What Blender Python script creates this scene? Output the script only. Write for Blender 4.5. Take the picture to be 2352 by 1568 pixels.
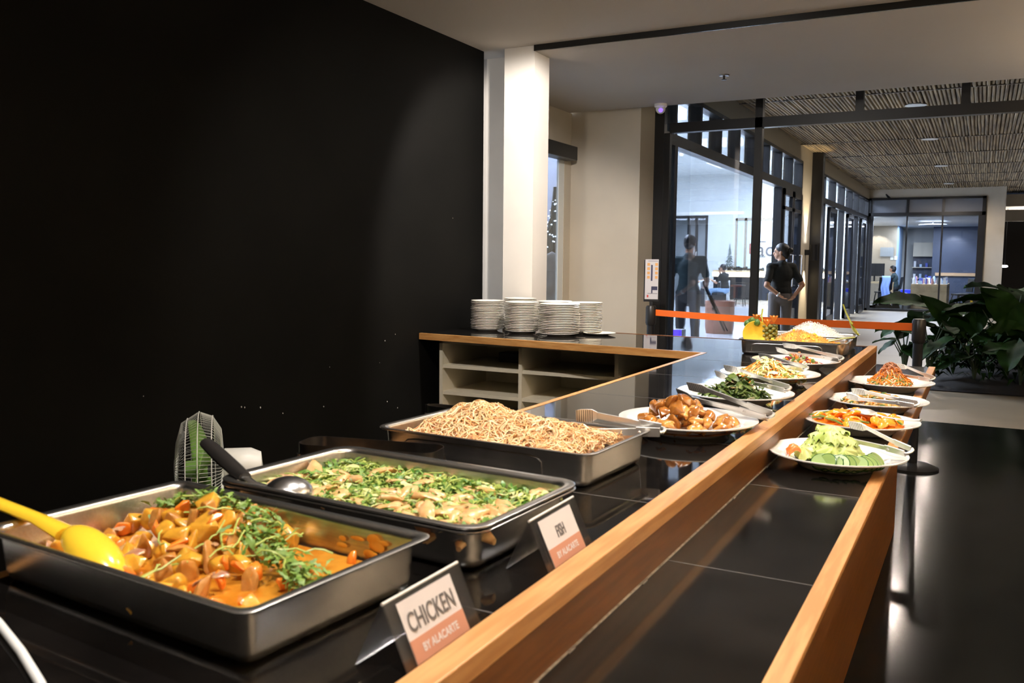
import bpy, bmesh, math, random
from mathutils import Vector, Matrix, Euler, noise
R = random.Random(7)
SC = bpy.context.scene
COL = SC.collection
for o in list(bpy.data.objects):
    bpy.data.objects.remove(o)

# ---------------------------------------------------------------- camera
EYE = 1.36                       # camera height above the floor
YAW, PITCH, ROLL = 0.489236, 0.0921539, 0.00964
def cam_axes():
    f = Vector((-math.sin(YAW)*math.cos(PITCH), math.cos(YAW)*math.cos(PITCH), -math.sin(PITCH)))
    r = Vector((math.cos(YAW), math.sin(YAW), 0))
    u = r.cross(f)
    c, s = math.cos(ROLL), math.sin(ROLL)
    return c*r+s*u, -s*r+c*u, f
r_, u_, f_ = cam_axes()
cd = bpy.data.cameras.new('camera'); cam = bpy.data.objects.new('camera', cd); COL.objects.link(cam)
M = Matrix.Identity(4)
for i in range(3):
    M[i][0] = r_[i]; M[i][1] = u_[i]; M[i][2] = -f_[i]
M[2][3] = EYE
cam.matrix_world = M
cd.sensor_width = 36; cd.lens = 30.907; cd.clip_start = 0.03; cd.clip_end = 200
cd.dof.use_dof = True; cd.dof.focus_distance = 5.0; cd.dof.aperture_fstop = 9.0
SC.camera = cam

# ---------------------------------------------------------------- world and exposure
w = bpy.data.worlds.new('night'); SC.world = w; w.use_nodes = True
w.node_tree.nodes['Background'].inputs[0].default_value = (0.010, 0.012, 0.018, 1)
w.node_tree.nodes['Background'].inputs[1].default_value = 0.5
SC.view_settings.view_transform = 'Standard'; SC.view_settings.look = 'None'
SC.view_settings.gamma = 1.0; SC.view_settings.use_curve_mapping = False
SC.view_settings.exposure = 1.25

WARM = (1.0, 0.80, 0.56); NEUT = (1.0, 0.93, 0.86); COOL = (0.72, 0.81, 1.0)
def spot(name, loc, energy, color, deg=100, blend=0.6, target=None, radius=0.04):
    l = bpy.data.lights.new(name, 'SPOT'); l.energy = energy; l.color = color
    l.spot_size = math.radians(deg); l.spot_blend = blend; l.shadow_soft_size = radius
    o = bpy.data.objects.new(name, l); COL.objects.link(o); o.location = loc
    d = Vector(target)-Vector(loc) if target else Vector((0, 0, -1))
    o.rotation_euler = d.to_track_quat('-Z', 'Y').to_euler()
    return o
def area(name, loc, energy, color, sx, sy, rot=(0, 0, 0)):
    l = bpy.data.lights.new(name, 'AREA'); l.energy = energy; l.color = color
    l.shape = 'RECTANGLE'; l.size = sx; l.size_y = sy
    o = bpy.data.objects.new(name, l); COL.objects.link(o); o.location = loc; o.rotation_euler = rot
    return o
CEIL = 2.72; LOWC = 2.692; BAM = 3.48
# downlights over the buffet (fixtures are modelled further down at the same places)
DOWN = [(-0.55, 0.35), (-0.75, 1.5), (-0.55, 2.7), (-0.65, 3.9), (-1.7, 2.4)]
EN =   [46,            46,          52,           48,          75]
for i, (x, y) in enumerate(DOWN):
    spot('downlight_lamp', (x, y, CEIL-0.03), EN[i], NEUT, 118, 0.75, (-2.0, 4.4, .7) if i == 4 else None)
spot('pillar_wash_lamp', (-1.65, 4.10, CEIL-0.04), 120, (1.0, .93, .88), 84, 0.35, (-2.62, 5.12, 1.45))
LOW_FILL = [(0.9, 5.9), (2.2, 6.3), (-3.08, 6.2)]  # added downlights, out of view; the one behind the pillar warms the beige wall
for x, y in LOW_FILL:
    spot('downlight_lamp', (x, y, LOWC-0.03), 16, WARM, 120, 0.8)
CORR = [(-0.9, 13.1), (-0.9, 16.7), (-0.9, 21.3), (-0.9, 26.0)]
for x, y in CORR:
    spot('corridor_lamp', (x, y, BAM-0.06), 62, (1, .86, .74), 168, 0.5)
# fill pendants added out of view on the customers' side, mainly to brighten the ceiling
FILL_PEND = [(1.6, 0.2), (1.6, 3.0), (3.6, 1.6), (1.7, 6.2)]
for x, y in FILL_PEND:
    area('ceiling_fill_lamp', (x, y, 2.20), 46, WARM, .08, 1.5, (math.pi, 0, 0))
    area('down_fill_lamp', (x, y, 2.13), .8, WARM, .08, 1.5)
# bright rooms behind the glass
for y in (12.5, 17.0, 21.5, 26.5):
    area('lobby_panel_lamp', (-6.2, y, 4.25), 700, COOL, 2.2, 1.6)
area('office_panel_lamp', (-2.0, 30.3, 2.67), 95, COOL, 2.0, 1.6)
area('office_panel_lamp', (-1.6, 33.6, 2.67), 80, COOL, 2.0, 1.0)
area('side_room_lamp', (-5.0, 7.6, 2.8), 16, COOL, 1.2, 1.2)
area('far_soffit_lamp', (1.9, 31.0, 2.2), 60, (1, .93, .85), 1.6, 2.0, (math.pi, 0, 0))

# ---------------------------------------------------------------- materials
def mat(name, col, rough=0.5, metal=0.0, spec=0.5, var=0.0, vscale=20, bump=0.0, bscale=60, emit=None, estr=0, coat=0, sss=0, trans=0, col2=None, stretch=None, alpha=1):
    m = bpy.data.materials.new(name); m.use_nodes = True
    nt = m.node_tree; b = nt.nodes['Principled BSDF']
    b.inputs['Base Color'].default_value = (*col, 1); b.inputs['Roughness'].default_value = rough
    b.inputs['Metallic'].default_value = metal; b.inputs['Specular IOR Level'].default_value = spec
    b.inputs['Coat Weight'].default_value = coat; b.inputs['Coat Roughness'].default_value = 0.05
    b.inputs['Transmission Weight'].default_value = trans
    b.inputs['Alpha'].default_value = alpha
    if sss:
        b.inputs['Subsurface Weight'].default_value = sss; b.inputs['Subsurface Scale'].default_value = 0.01
    if emit:
        b.inputs['Emission Color'].default_value = (*emit, 1); b.inputs['Emission Strength'].default_value = estr
    if var or bump or col2:
        tc = nt.nodes.new('ShaderNodeTexCoord'); mp = nt.nodes.new('ShaderNodeMapping')
        nt.links.new(tc.outputs['Object'], mp.inputs[0])
        if stretch: mp.inputs['Scale'].default_value = stretch
    if var or col2:
        n = nt.nodes.new('ShaderNodeTexNoise'); n.inputs['Scale'].default_value = vscale; n.inputs['Detail'].default_value = 4
        nt.links.new(mp.outputs[0], n.inputs['Vector'])
        cr = nt.nodes.new('ShaderNodeValToRGB')
        c2 = col2 if col2 else tuple(min(1, c*(1+var)) for c in col)
        c1 = col if col2 else tuple(c*(1-var) for c in col)
        cr.color_ramp.elements[0].position = 0.38; cr.color_ramp.elements[1].position = 0.62
        cr.color_ramp.elements[0].color = (*c1, 1); cr.color_ramp.elements[1].color = (*c2, 1)
        nt.links.new(n.outputs['Fac'], cr.inputs[0]); nt.links.new(cr.outputs[0], b.inputs['Base Color'])
    if bump:
        n2 = nt.nodes.new('ShaderNodeTexNoise'); n2.inputs['Scale'].default_value = bscale; n2.inputs['Detail'].default_value = 3
        nt.links.new(mp.outputs[0], n2.inputs['Vector'])
        bp = nt.nodes.new('ShaderNodeBump'); bp.inputs['Strength'].default_value = bump; bp.inputs['Distance'].default_value = 0.005
        nt.links.new(n2.outputs['Fac'], bp.inputs['Height']); nt.links.new(bp.outputs[0], b.inputs['Normal'])
    return m
def glass(name, tint, gloss=0.08, rough=0.0):
    m = bpy.data.materials.new(name); m.use_nodes = True; nt = m.node_tree; nt.nodes.clear()
    o = nt.nodes.new('ShaderNodeOutputMaterial'); t = nt.nodes.new('ShaderNodeBsdfTransparent'); t.inputs[0].default_value = (*tint, 1)
    g = nt.nodes.new('ShaderNodeBsdfGlossy'); g.inputs['Roughness'].default_value = rough
    fr = nt.nodes.new('ShaderNodeLayerWeight'); fr.inputs[0].default_value = 0.3
    mu = nt.nodes.new('ShaderNodeMath'); mu.operation = 'MULTIPLY_ADD'; mu.inputs[1].default_value = 0.5; mu.inputs[2].default_value = gloss
    mx = nt.nodes.new('ShaderNodeMixShader')
    nt.links.new(fr.outputs['Fresnel'], mu.inputs[0]); nt.links.new(mu.outputs[0], mx.inputs[0])
    nt.links.new(t.outputs[0], mx.inputs[1]); nt.links.new(g.outputs[0], mx.inputs[2]); nt.links.new(mx.outputs[0], o.inputs[0])
    return m
MT = {}
MT['blackwall'] = mat('black_wall_paint', (.0026, .0024, .0019), .6, spec=.12, var=.25, vscale=2)
MT['speck'] = mat('paint_chip', (.5, .48, .42), .8)
MT['plaster'] = mat('white_plaster', (.60, .56, .50), .7, var=.03, vscale=3)
MT['beige'] = mat('beige_plaster', (.56, .50, .40), .75, var=.04, vscale=2)
MT['ceil'] = mat('ceiling_paint', (.55, .50, .44), .8, var=.02, vscale=1)
MT['blackmetal'] = mat('black_powder_coat', (.010, .010, .011), .35, spec=.5)
MT['blackgloss'] = mat('glossy_black_channel', (.006, .006, .006), .22)
MT['counter'] = mat('polished_black_stone', (.0065, .0055, .005), .045, spec=.62, var=.3, vscale=8, bump=.015, bscale=3)
MT['lowcounter'] = mat('worn_black_stone', (.008, .007, .006), .10, spec=.6, var=.3, vscale=8, bump=.02, bscale=4)
MT['grout'] = mat('seam_grout', (.10, .09, .085), .6)
MT['silicone'] = mat('silver_joint', (.42, .40, .38), .35, var=.4, vscale=60)
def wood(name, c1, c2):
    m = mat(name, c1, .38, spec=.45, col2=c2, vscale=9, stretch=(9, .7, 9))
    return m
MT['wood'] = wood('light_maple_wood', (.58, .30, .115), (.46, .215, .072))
MT['woodshade'] = wood('shaded_maple_wood', (.175, .062, .012), (.125, .042, .007))  # same maple, darkened to put the side faces' shade into the colour
MT['woodx'] = mat('maple_wood_edging', (.52, .27, .09), .38, col2=(.42, .19, .055), vscale=9, stretch=(.7, 9, 9))
MT['shelf'] = mat('cream_laminate', (.66, .60, .47), .5, var=.03, vscale=4)
MT['porc'] = mat('white_porcelain', (.86, .84, .80), .12, spec=.6, coat=.5)
MT['porcold'] = mat('cream_porcelain', (.74, .70, .61), .22, spec=.5)
MT['steel'] = mat('brushed_stainless_steel', (.66, .64, .61), .27, 1.0, var=.08, vscale=30, bump=.04, bscale=120, stretch=(1, 14, 14))
MT['steeldk'] = mat('dark_steel', (.20, .19, .18), .3, 1.0, var=.2, vscale=20)
MT['polish'] = mat('polished_steel', (.72, .71, .69), .30, .72)
MT['slot'] = mat('dark_slot', (.03, .028, .025), .5)
MT['ladle'] = mat('satin_steel', (.62, .61, .60), .26, 1.0)
MT['blkplastic'] = mat('black_plastic', (.018, .016, .015), .35)
MT['yellow'] = mat('yellow_melamine', (.85, .56, .035), .22, coat=.4, sss=.1)
MT['olive'] = mat('olive_plastic', (.30, .30, .035), .25, coat=.4)
MT['acryl'] = glass('clear_acrylic', (.82, .82, .84), .16, .22)
MT['glass'] = glass('window_glass', (.86, .88, .90), .02, 0)
MT['screen'] = glass('screen_glass', (.78, .80, .83), .05, 0)
MT['paper'] = mat('white_card', (.62, .59, .60), .6)
MT['terra'] = mat('terracotta_print', (.50, .23, .15), .6)
MT['ink'] = mat('grey_ink', (.12, .11, .11), .6)
MT['orange'] = mat('orange_tape', (.95, .16, .005), .45)
MT['flr'] = mat('black_floor_tile', (.006, .006, .0055), .15, spec=.13, var=.35, vscale=3, bump=.03, bscale=3)
MT['flrbeige'] = mat('beige_floor_tile', (.25, .20, .13), .4, var=.06, vscale=2)
MT['flrgrey'] = mat('grey_floor_tile', (.42, .41, .40), .22, var=.05, vscale=1.5)
MT['flrwhite'] = mat('white_floor_tile', (.62, .64, .66), .12)
MT['cableW'] = mat('white_cable', (.82, .82, .80), .35)
MT['bamboo'] = None
MT['leafdk'] = mat('dark_green_leaf', (.010, .030, .004), .6, var=.4, vscale=6, spec=.12)
MT['leafmid'] = mat('mid_green_leaf', (.016, .050, .006), .6, var=.35, vscale=5, spec=.15)
MT['stem'] = mat('leaf_stem', (.05, .07, .03), .6)
MT['soil'] = mat('dark_soil', (.012, .009, .006), .9, bump=.5, bscale=30)
MT['navy'] = mat('navy_wall_paint', (.045, .060, .10), .5, var=.15, vscale=1)
MT['tan'] = mat('tan_wall_panel', (.42, .36, .27), .6)
MT['deskwood'] = mat('pale_desk_wood', (.44, .33, .18), .5, var=.1, vscale=6)
MT['whitelam'] = mat('white_laminate', (.72, .74, .72), .4)
MT['lightstrip'] = mat('glowing_light_strip', (1, 1, 1), .5, emit=(1, .97, .88), estr=9)
MT['lamp'] = mat('lamp_diffuser', (1, 1, 1), .5, emit=(1, .97, .95), estr=25)
MT['lampdim'] = mat('lamp_face', (1, 1, 1), .5, emit=(1, .95, .88), estr=6)
MT['violet'] = mat('violet_led', (.1, .05, .8), .4, emit=(.12, .06, 1), estr=1.6)
MT['skin'] = mat('skin', (.42, .22, .13), .55, sss=.1)
MT['hair'] = mat('black_hair', (.010, .008, .007), .5, bump=.4, bscale=60)
MT['shirtblk'] = mat('dark_olive_shirt', (.009, .010, .008), .9)
MT['shirtteal'] = mat('dark_teal_shirt', (.030, .055, .062), .85)
MT['pantgrey'] = mat('grey_trousers', (.13, .12, .12), .85)
MT['pantdk'] = mat('dark_trousers', (.030, .032, .038), .85)
MT['jeans'] = mat('blue_jeans', (.22, .34, .50), .85)
MT['bluecloth'] = mat('light_blue_cloth', (.28, .42, .85), .8)
MT['terrapot'] = mat('brown_planter', (.24, .10, .06), .6)
MT['eyew'] = mat('eye_white', (.7, .68, .65), .3)

# ---------------------------------------------------------------- mesh builder
def frame_of(d):
    d = d.normalized(); a = Vector((0, 0, 1)) if abs(d.z) < .9 else Vector((1, 0, 0))
    x = d.cross(a).normalized(); y = x.cross(d).normalized()
    return x, y
class MB:
    def __init__(s): s.v = []; s.f = []; s.m = []; s.mi = 0
    def add(s, vs, fs):
        o = len(s.v); s.v += [tuple(v) for v in vs]; s.f += [tuple(i+o for i in f) for f in fs]; s.m += [s.mi]*len(fs)
    def box(s, c, d, rot=None):
        x, y, z = d[0]/2, d[1]/2, d[2]/2
        vs = [Vector((a*x, b*y, e*z)) for e in (-1, 1) for b in (-1, 1) for a in (-1, 1)]
        if rot is not None: vs = [rot @ v for v in vs]
        c = Vector(c); s.add([v+c for v in vs], [(0, 2, 3, 1), (4, 5, 7, 6), (0, 1, 5, 4), (2, 6, 7, 3), (0, 4, 6, 2), (1, 3, 7, 5)])
    def bb(s, x0, x1, y0, y1, z0, z1): s.box(((x0+x1)/2, (y0+y1)/2, (z0+z1)/2), (x1-x0, y1-y0, z1-z0))
    def rings(s, rs, closed=False, cap0=True, cap1=True):
        n = len(rs[0]); vs = [p for r in rs for p in r]; fs = []
        k = len(rs)
        for i in range(k-1 if not closed else k):
            for j in range(n):
                a = i*n+j; b = i*n+(j+1) % n; c = ((i+1) % k)*n+(j+1) % n; d = ((i+1) % k)*n+j
                fs.append((a, b, c, d))
        if not closed:
            if cap0: fs.append(tuple(range(n-1, -1, -1)))
            if cap1: fs.append(tuple((k-1)*n+j for j in range(n)))
        s.add(vs, fs)
    def tube(s, pts, r, n=8, sq=None, closed=False, up=None):
        pts = [Vector(p) for p in pts]; rs = []; k = len(pts)
        px = None
        for i, p in enumerate(pts):
            if closed: d = pts[(i+1) % k]-pts[i-1]
            else: d = pts[min(i+1, k-1)]-pts[max(i-1, 0)]
            if d.length < 1e-9: d = Vector((0, 0, 1))
            d.normalize()
            if up is not None:
                x = d.cross(Vector(up)); x = x.normalized() if x.length > 1e-6 else frame_of(d)[0]
            elif px is None: x = frame_of(d)[0]
            else:
                x = px-d*px.dot(d); x = x.normalized() if x.length > 1e-6 else frame_of(d)[0]
            px = x; y = d.cross(x)
            rr = r[i] if isinstance(r, (list, tuple)) else r
            a, b = (rr, rr) if sq is None else (rr, rr*sq)
            rs.append([p+x*(a*math.cos(t*2*math.pi/n))+y*(b*math.sin(t*2*math.pi/n)) for t in range(n)])
        s.rings(rs, closed)
    def lathe(s, prof, n=32, c=(0, 0, 0), ax=None):
        c = Vector(c); rs = []
        if ax is None: X, Y, Z = Vector((1, 0, 0)), Vector((0, 1, 0)), Vector((0, 0, 1))
        else:
            Z = Vector(ax).normalized(); X, Y = frame_of(Z); Y = Z.cross(X)
        for r, z in prof:
            rs.append([c+Z*z+X*(r*math.cos(2*math.pi*j/n))+Y*(r*math.sin(2*math.pi*j/n)) for j in range(n)])
        s.rings(rs)
    def prism(s, poly, z0, z1):
        n = len(poly)
        vs = [(x, y, z0) for x, y in poly]+[(x, y, z1) for x, y in poly]
        fs = [tuple(range(n-1, -1, -1)), tuple(range(n, 2*n))]+[(i, (i+1) % n, n+(i+1) % n, n+i) for i in range(n)]
        s.add(vs, fs)
    def ell(s, c, r, rot=None, n=10, m=7, jit=0, rng=None):
        c = Vector(c); vs = []; fs = []
        for i in range(m+1):
            th = math.pi*i/m
            for j in range(n):
                ph = 2*math.pi*j/n
                v = Vector((r[0]*math.sin(th)*math.cos(ph), r[1]*math.sin(th)*math.sin(ph), r[2]*math.cos(th)))
                if jit: v *= 1+rng.uniform(-jit, jit)
                if rot is not None: v = rot @ v
                vs.append(v+c)
        for i in range(m):
            for j in range(n):
                fs.append((i*n+j, (i+1)*n+j, (i+1)*n+(j+1) % n, i*n+(j+1) % n))
        s.add(vs, fs)
    def sheet(s, f, nu, nv):
        vs = [f(i/nu, j/nv) for i in range(nu+1) for j in range(nv+1)]
        fs = [(i*(nv+1)+j, (i+1)*(nv+1)+j, (i+1)*(nv+1)+j+1, i*(nv+1)+j+1) for i in range(nu) for j in range(nv)]
        s.add(vs, fs)
    def mesh(s, name, mats, smooth=True, ang=40):
        me = bpy.data.meshes.new(name); me.from_pydata(s.v, [], s.f)
        for m in (mats if isinstance(mats, (list, tuple)) else [mats]): me.materials.append(m)
        me.polygons.foreach_set('material_index', s.m)
        bm = bmesh.new(); bm.from_mesh(me); bmesh.ops.remove_doubles(bm, verts=bm.verts, dist=1e-6)
        bmesh.ops.recalc_face_normals(bm, faces=bm.faces); bm.to_mesh(me); bm.free()
        if smooth:
            me.polygons.foreach_set('use_smooth', [True]*len(me.polygons)); me.set_sharp_from_angle(angle=math.radians(ang))
        me.update(); return me
    def build(s, name, mats, parent=None, smooth=True, ang=40, bevel=0):
        o = bpy.data.objects.new(name, s.mesh(name, mats, smooth, ang)); COL.objects.link(o)
        if parent: o.parent = parent
        if bevel:
            b = o.modifiers.new('bevel', 'BEVEL'); b.width = bevel; b.segments = 2; b.limit_method = 'ANGLE'; b.angle_limit = .7
        return o
def tag(o, label=None, cat=None, group=None, kind=None):
    if label: o['label'] = label
    if cat: o['category'] = cat
    if group: o['group'] = group
    if kind: o['kind'] = kind
    return o
def thing(name, label, cat, loc=(0, 0, 0), rz=0, group=None):
    o = bpy.data.objects.new(name, None); o.empty_display_size = .05; COL.objects.link(o)
    o.location = loc; o.rotation_euler = (0, 0, rz); return tag(o, label, cat, group)
def struct(name, mb, m, bevel=0, smooth=False, parent=None):
    o = mb.build(name, m, parent, smooth=smooth, bevel=bevel)
    if not parent: o['kind'] = 'structure'
    return o
def inst(o, loc, rot=(0, 0, 0), scale=1, label=None, group=None):
    c = o.copy(); COL.objects.link(c); c.location = loc; c.rotation_euler = rot
    c.scale = (scale,)*3 if not isinstance(scale, tuple) else scale
    if label: c['label'] = label
    if group: c['group'] = group
    return c
def dup(root, loc, rz=0, label=None, group=None):
    r = root.copy(); COL.objects.link(r); r.location = loc; r.rotation_euler = (0, 0, rz)
    if label: r['label'] = label
    if group: r['group'] = group
    for ch in list(root.children):
        c = ch.copy(); COL.objects.link(c); c.parent = r
        for g in ch.children:
            d = g.copy(); COL.objects.link(d); d.parent = c
    return r
def text(body, size, mtl, parent, M, name='lettering', sx=1.0, ext=.0003, bold=0):
    c = bpy.data.curves.new('t', 'FONT'); c.body = body; c.size = size; c.extrude = ext; c.offset = bold
    c.align_x = 'CENTER'; c.align_y = 'CENTER'
    o = bpy.data.objects.new('t', c); COL.objects.link(o)
    dg = bpy.context.evaluated_depsgraph_get(); me = bpy.data.meshes.new_from_object(o.evaluated_get(dg))
    bpy.data.objects.remove(o); me.transform(Matrix.Diagonal((sx, 1, 1, 1))); me.transform(M)
    me.materials.clear(); me.materials.append(mtl)
    n = bpy.data.objects.new(name, me); COL.objects.link(n); n.parent = parent; return n
def fuse(mb, name, mtl, voxel, parent=None, smooth_it=3):
    me = bpy.data.meshes.new('f'); me.from_pydata(mb.v, [], mb.f)
    bm = bmesh.new(); bm.from_mesh(me); bmesh.ops.remove_doubles(bm, verts=bm.verts, dist=1e-6)
    bmesh.ops.recalc_face_normals(bm, faces=bm.faces); bm.to_mesh(me); bm.free()
    o = bpy.data.objects.new('f', me); COL.objects.link(o)
    r = o.modifiers.new('r', 'REMESH'); r.mode = 'VOXEL'; r.voxel_size = voxel; r.use_smooth_shade = True
    s = o.modifiers.new('s', 'SMOOTH'); s.iterations = smooth_it; s.factor = .5
    dg = bpy.context.evaluated_depsgraph_get(); m2 = bpy.data.meshes.new_from_object(o.evaluated_get(dg))
    bpy.data.objects.remove(o); m2.materials.clear(); m2.materials.append(mtl)
    m2.polygons.foreach_set('use_smooth', [True]*len(m2.polygons))
    n = bpy.data.objects.new(name, m2); COL.objects.link(n)
    if parent: n.parent = parent
    return n
def rrect(hx, hy, r, z, n=6):
    out = []
    for cx, cy, a0 in ((hx-r, hy-r, 0), (-(hx-r), hy-r, 90), (-(hx-r), -(hy-r), 180), (hx-r, -(hy-r), 270)):
        for k in range(n+1):
            a = math.radians(a0+90*k/n); out.append(Vector((cx+r*math.cos(a), cy+r*math.sin(a), z)))
    return out
# ---------------------------------------------------------------- shell of the buffet room
def slab(name, x0, x1, y0, y1, z0, z1, m, bevel=0):
    b = MB(); b.bb(x0, x1, y0, y1, z0, z1); return struct(name, b, MT[m] if isinstance(m, str) else m, bevel)
slab('floor', -3.4, 6, -4, 8.37, -.1, 0, 'flr')
slab('floor', -3.15, 9, 8.37, 40, -.1, 0, 'flrbeige')
slab('wall_left', -3.10, -2.96, -4, 5.13, 0, CEIL, 'blackwall')
slab('wall_back', -3.5, 6, -4.1, -4, 0, CEIL, 'beige')
slab('wall_right', 5.2, 5.3, -4, 8.37, 0, CEIL, 'beige')
slab('ceiling', -3.1, 5.3, -4, 5.12, CEIL, CEIL+.1, 'ceil'); slab('ceiling', -3.1, -2.583, 5.12, 5.337, CEIL, CEIL+.1, 'ceil')
LOWC = 2.684
b = MB(); b.bb(-2.583, 5.3, 5.12, 7.36, LOWC, LOWC+.3); b.bb(-3.5, -2.583, 5.337, 7.36, LOWC, LOWC+.3)
struct('ceiling', b, MT['ceil'])
b = MB(); b.bb(-2.583, 0.6, 5.108, 5.12, LOWC-.001, CEIL); struct('trim_1', b, MT['blackgloss'])
slab('trim_2', -3.10, -2.80, 5.33, 5.345, 0, CEIL, 'plaster')
slab('trim_3', -2.80, -2.583, 5.12, 5.337, 0, CEIL, 'plaster')          # square pillar
# pale paint chips on the black wall
b = MB(); rr = random.Random(3)
for (y, z) in [(4.75, 1.62), (4.13, .93), (4.03, .90), (3.98, .78), (3.55, .80), (3.05, .66), (2.93, .68), (2.95, .675), (3.2, .61), (4.05, .55), (4.15, .50), (3.5, .60), (2.4, .8), (2.6, .62)]:
    s = rr.uniform(.0025, .006); b.box((-2.9590, y, z), (.0012, s, s*1.3), Matrix.Rotation(rr.random(), 3, 'X'))
o = b.build('paint_chips', MT['speck'], smooth=False); tag(o, 'tiny pale chips scattered over the black wall', 'paint chips', kind='stuff')
# alcove wall with a window, and the beige wall
b = MB(); b.bb(-3.37, -3.35, 5.337, 5.75, 0, LOWC); b.bb(-3.37, -3.35, 7.26, 7.4, 0, LOWC); b.bb(-3.37, -3.35, 5.75, 7.26, 2.27, LOWC)
struct('wall_alcove', b, MT['beige'])
slab('wall_far', -3.37, -2.69, 7.4, 7.78, 0, 3.5, 'beige')
w1 = slab('window_1', -3.372, -3.352, 7.15, 7.26, 0, 2.27, 'whitelam')
b = MB(); b.bb(-3.363, -3.358, 5.75, 7.15, 0.0, 2.27); b.build('pane', MT['glass'], w1, smooth=False)
b = MB(); b.bb(-3.37, -3.24, 5.7, 7.30, 2.25, 2.37)
bl = b.build('roller_blind', MT['blackmetal'], smooth=False, bevel=.006); tag(bl, 'black roller blind cassette above the narrow window behind the white pillar', 'blind')
# room behind that window
slab('floor', -8, -3.5, 5.0, 8.1, -.1, -.005, 'flrwhite')
slab('wall_side_room', -8, -5.3, 12.3, 12.4, 0, 3.1, mat('grey_blue_paint', (.28, .30, .38), .6)); 
slab('wall_side_room', -8.1, -8, 4.9, 12.4, 0, 3.1, 'whitelam')
slab('wall_side_room', -8, -3.5, 4.8, 4.9, 0, 3.1, 'whitelam')
slab('ceiling', -8, -3.5, 4.8, 8.1, 3.0, 3.1, 'ceil')

# ---------------------------------------------------------------- black steel screen at the entrance
SY = 7.80
b = MB()
b.bb(-2.700, -2.600, SY-.03, SY+.05, 0, 3.3)
b.bb(-2.600, -2.548, SY-.02, SY+.04, 0, 2.515)
b.bb(-2.548, 5, SY-.03, SY+.05, 2.515, 2.60)
struct('window_2', b, MT['blackmetal']); w2 = bpy.data.objects['window_2']
for i, x in enumerate((-1.79, -.985, -.215, .56, 1.34)):
    b = MB(); b.bb(x, x+.062, SY-.03, SY+.05, 0 if i == 0 else 2.6, 3.3 if i == 0 else 3.4); b.build('mullion', MT['blackmetal'], w2, smooth=False)
b = MB(); b.bb(-2.548, -1.79, SY+.005, SY+.013, 0.02, 2.515); b.build('pane', MT['screen'], w2, smooth=False)
b = MB(); b.bb(-2.60, -1.79, SY+.005, SY+.013, 2.60, 3.3); b.build('pane', MT['screen'], w2, smooth=False)

# ---------------------------------------------------------------- bamboo ceiling of the corridor
def bamboo_mat():
    m = mat('weathered_bamboo', (.36, .27, .155), .6, col2=(.14, .11, .075), vscale=5, stretch=(5, .25, 1), bump=.2, bscale=30); return m
MT['bamboo'] = bamboo_mat()
rb = random.Random(5)
Y0 = 7.9; n = 0
while Y0 < 28.5:
    L = 2.27 if n else 1.9
    b = MB(); x = -3.0
    while x < 3.2:
        r = rb.uniform(.019, .025); z = BAM+.02+rb.uniform(-.006, .006)
        e = .02*rb.uniform(-1, 1)
        pts = []
        for k in range(4):
            pts.append((x+r+.004*rb.uniform(-1, 1), Y0+.01+e+(L-.02)*k/3, z+.004*rb.uniform(-1, 1)))
        b.tube(pts, r, 6); x += 2*r+.004
    struct('ceiling', b, MT['bamboo'], smooth=True)
    b = MB(); b.bb(-3.0, 3.2, Y0-.012, Y0+.012, BAM-.008, BAM+.006); struct('trim_4', b, MT['steeldk'])
    Y0 += L; n += 1
slab('ceiling', -3.1, 9, 7.9, 29, BAM+.06, BAM+.1, mat('ceiling_void', (.03, .025, .02), .9))
slab('ceiling', 3.2, 9, 7.9, 29, BAM-.02, BAM+.06, mat('brown_soffit', (.10, .075, .045), .8))

# ---------------------------------------------------------------- glazed corridor facade at the left (x = -3)
FX = -3.0; HEAD = 3.22
b = MB(); b.bb(FX-.15, FX, 7.9, 27.6, HEAD, BAM+.03); b.bb(FX-.15, FX, 16.95, 17.95, 0, HEAD)
struct('wall_corridor', b, mat('rough_plaster', (.52, .47, .38), .8, bump=.35, bscale=25))
slab('trim_5', FX, FX+.20, 17.9, 18.12, 0, BAM, 'blackmetal')
b = MB(); b.bb(FX-.12, FX+.0, 7.9, 16.95, 2.61, 2.73); b.bb(FX-.12, FX, 18.1, 27.6, 2.61, 2.73)
b.bb(FX-.12, FX, 7.9, 16.95, HEAD-.05, HEAD); b.bb(FX-.12, FX, 18.1, 27.6, HEAD-.05, HEAD)
w3 = struct('window_3', b, MT['blackmetal'])
ys = [8.3, 9.35, 10.3, 11.2, 12.15, 13.1, 14.05, 15.0, 15.95, 16.9]+[18.15, 19.6, 21.05, 22.5, 23.9, 25.2, 26.5, 27.5]
for y in ys:
    b = MB(); b.bb(FX-.16, FX, y, y+.06, 2.73, HEAD); b.build('mullion', MT['blackmetal'], w3, smooth=False)
for y in (8.3, 9.35, 15.1, 16.85, 18.15, 19.6, 21.05, 22.5, 23.9, 25.2, 26.5, 27.5):
    b = MB(); b.bb(FX-.13, FX, y, y+.10, 0, 2.61); b.build('mullion', MT['blackmetal'], w3, smooth=False)
b = MB(); b.bb(FX-.07, FX-.062, 7.9, 16.95, 0.02, HEAD); b.build('pane', MT['glass'], w3, smooth=False)
b = MB(); b.bb(FX-.07, FX-.062, 18.1, 27.6, 0.02, HEAD); b.build('pane', MT['glass'], w3, smooth=False)
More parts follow.
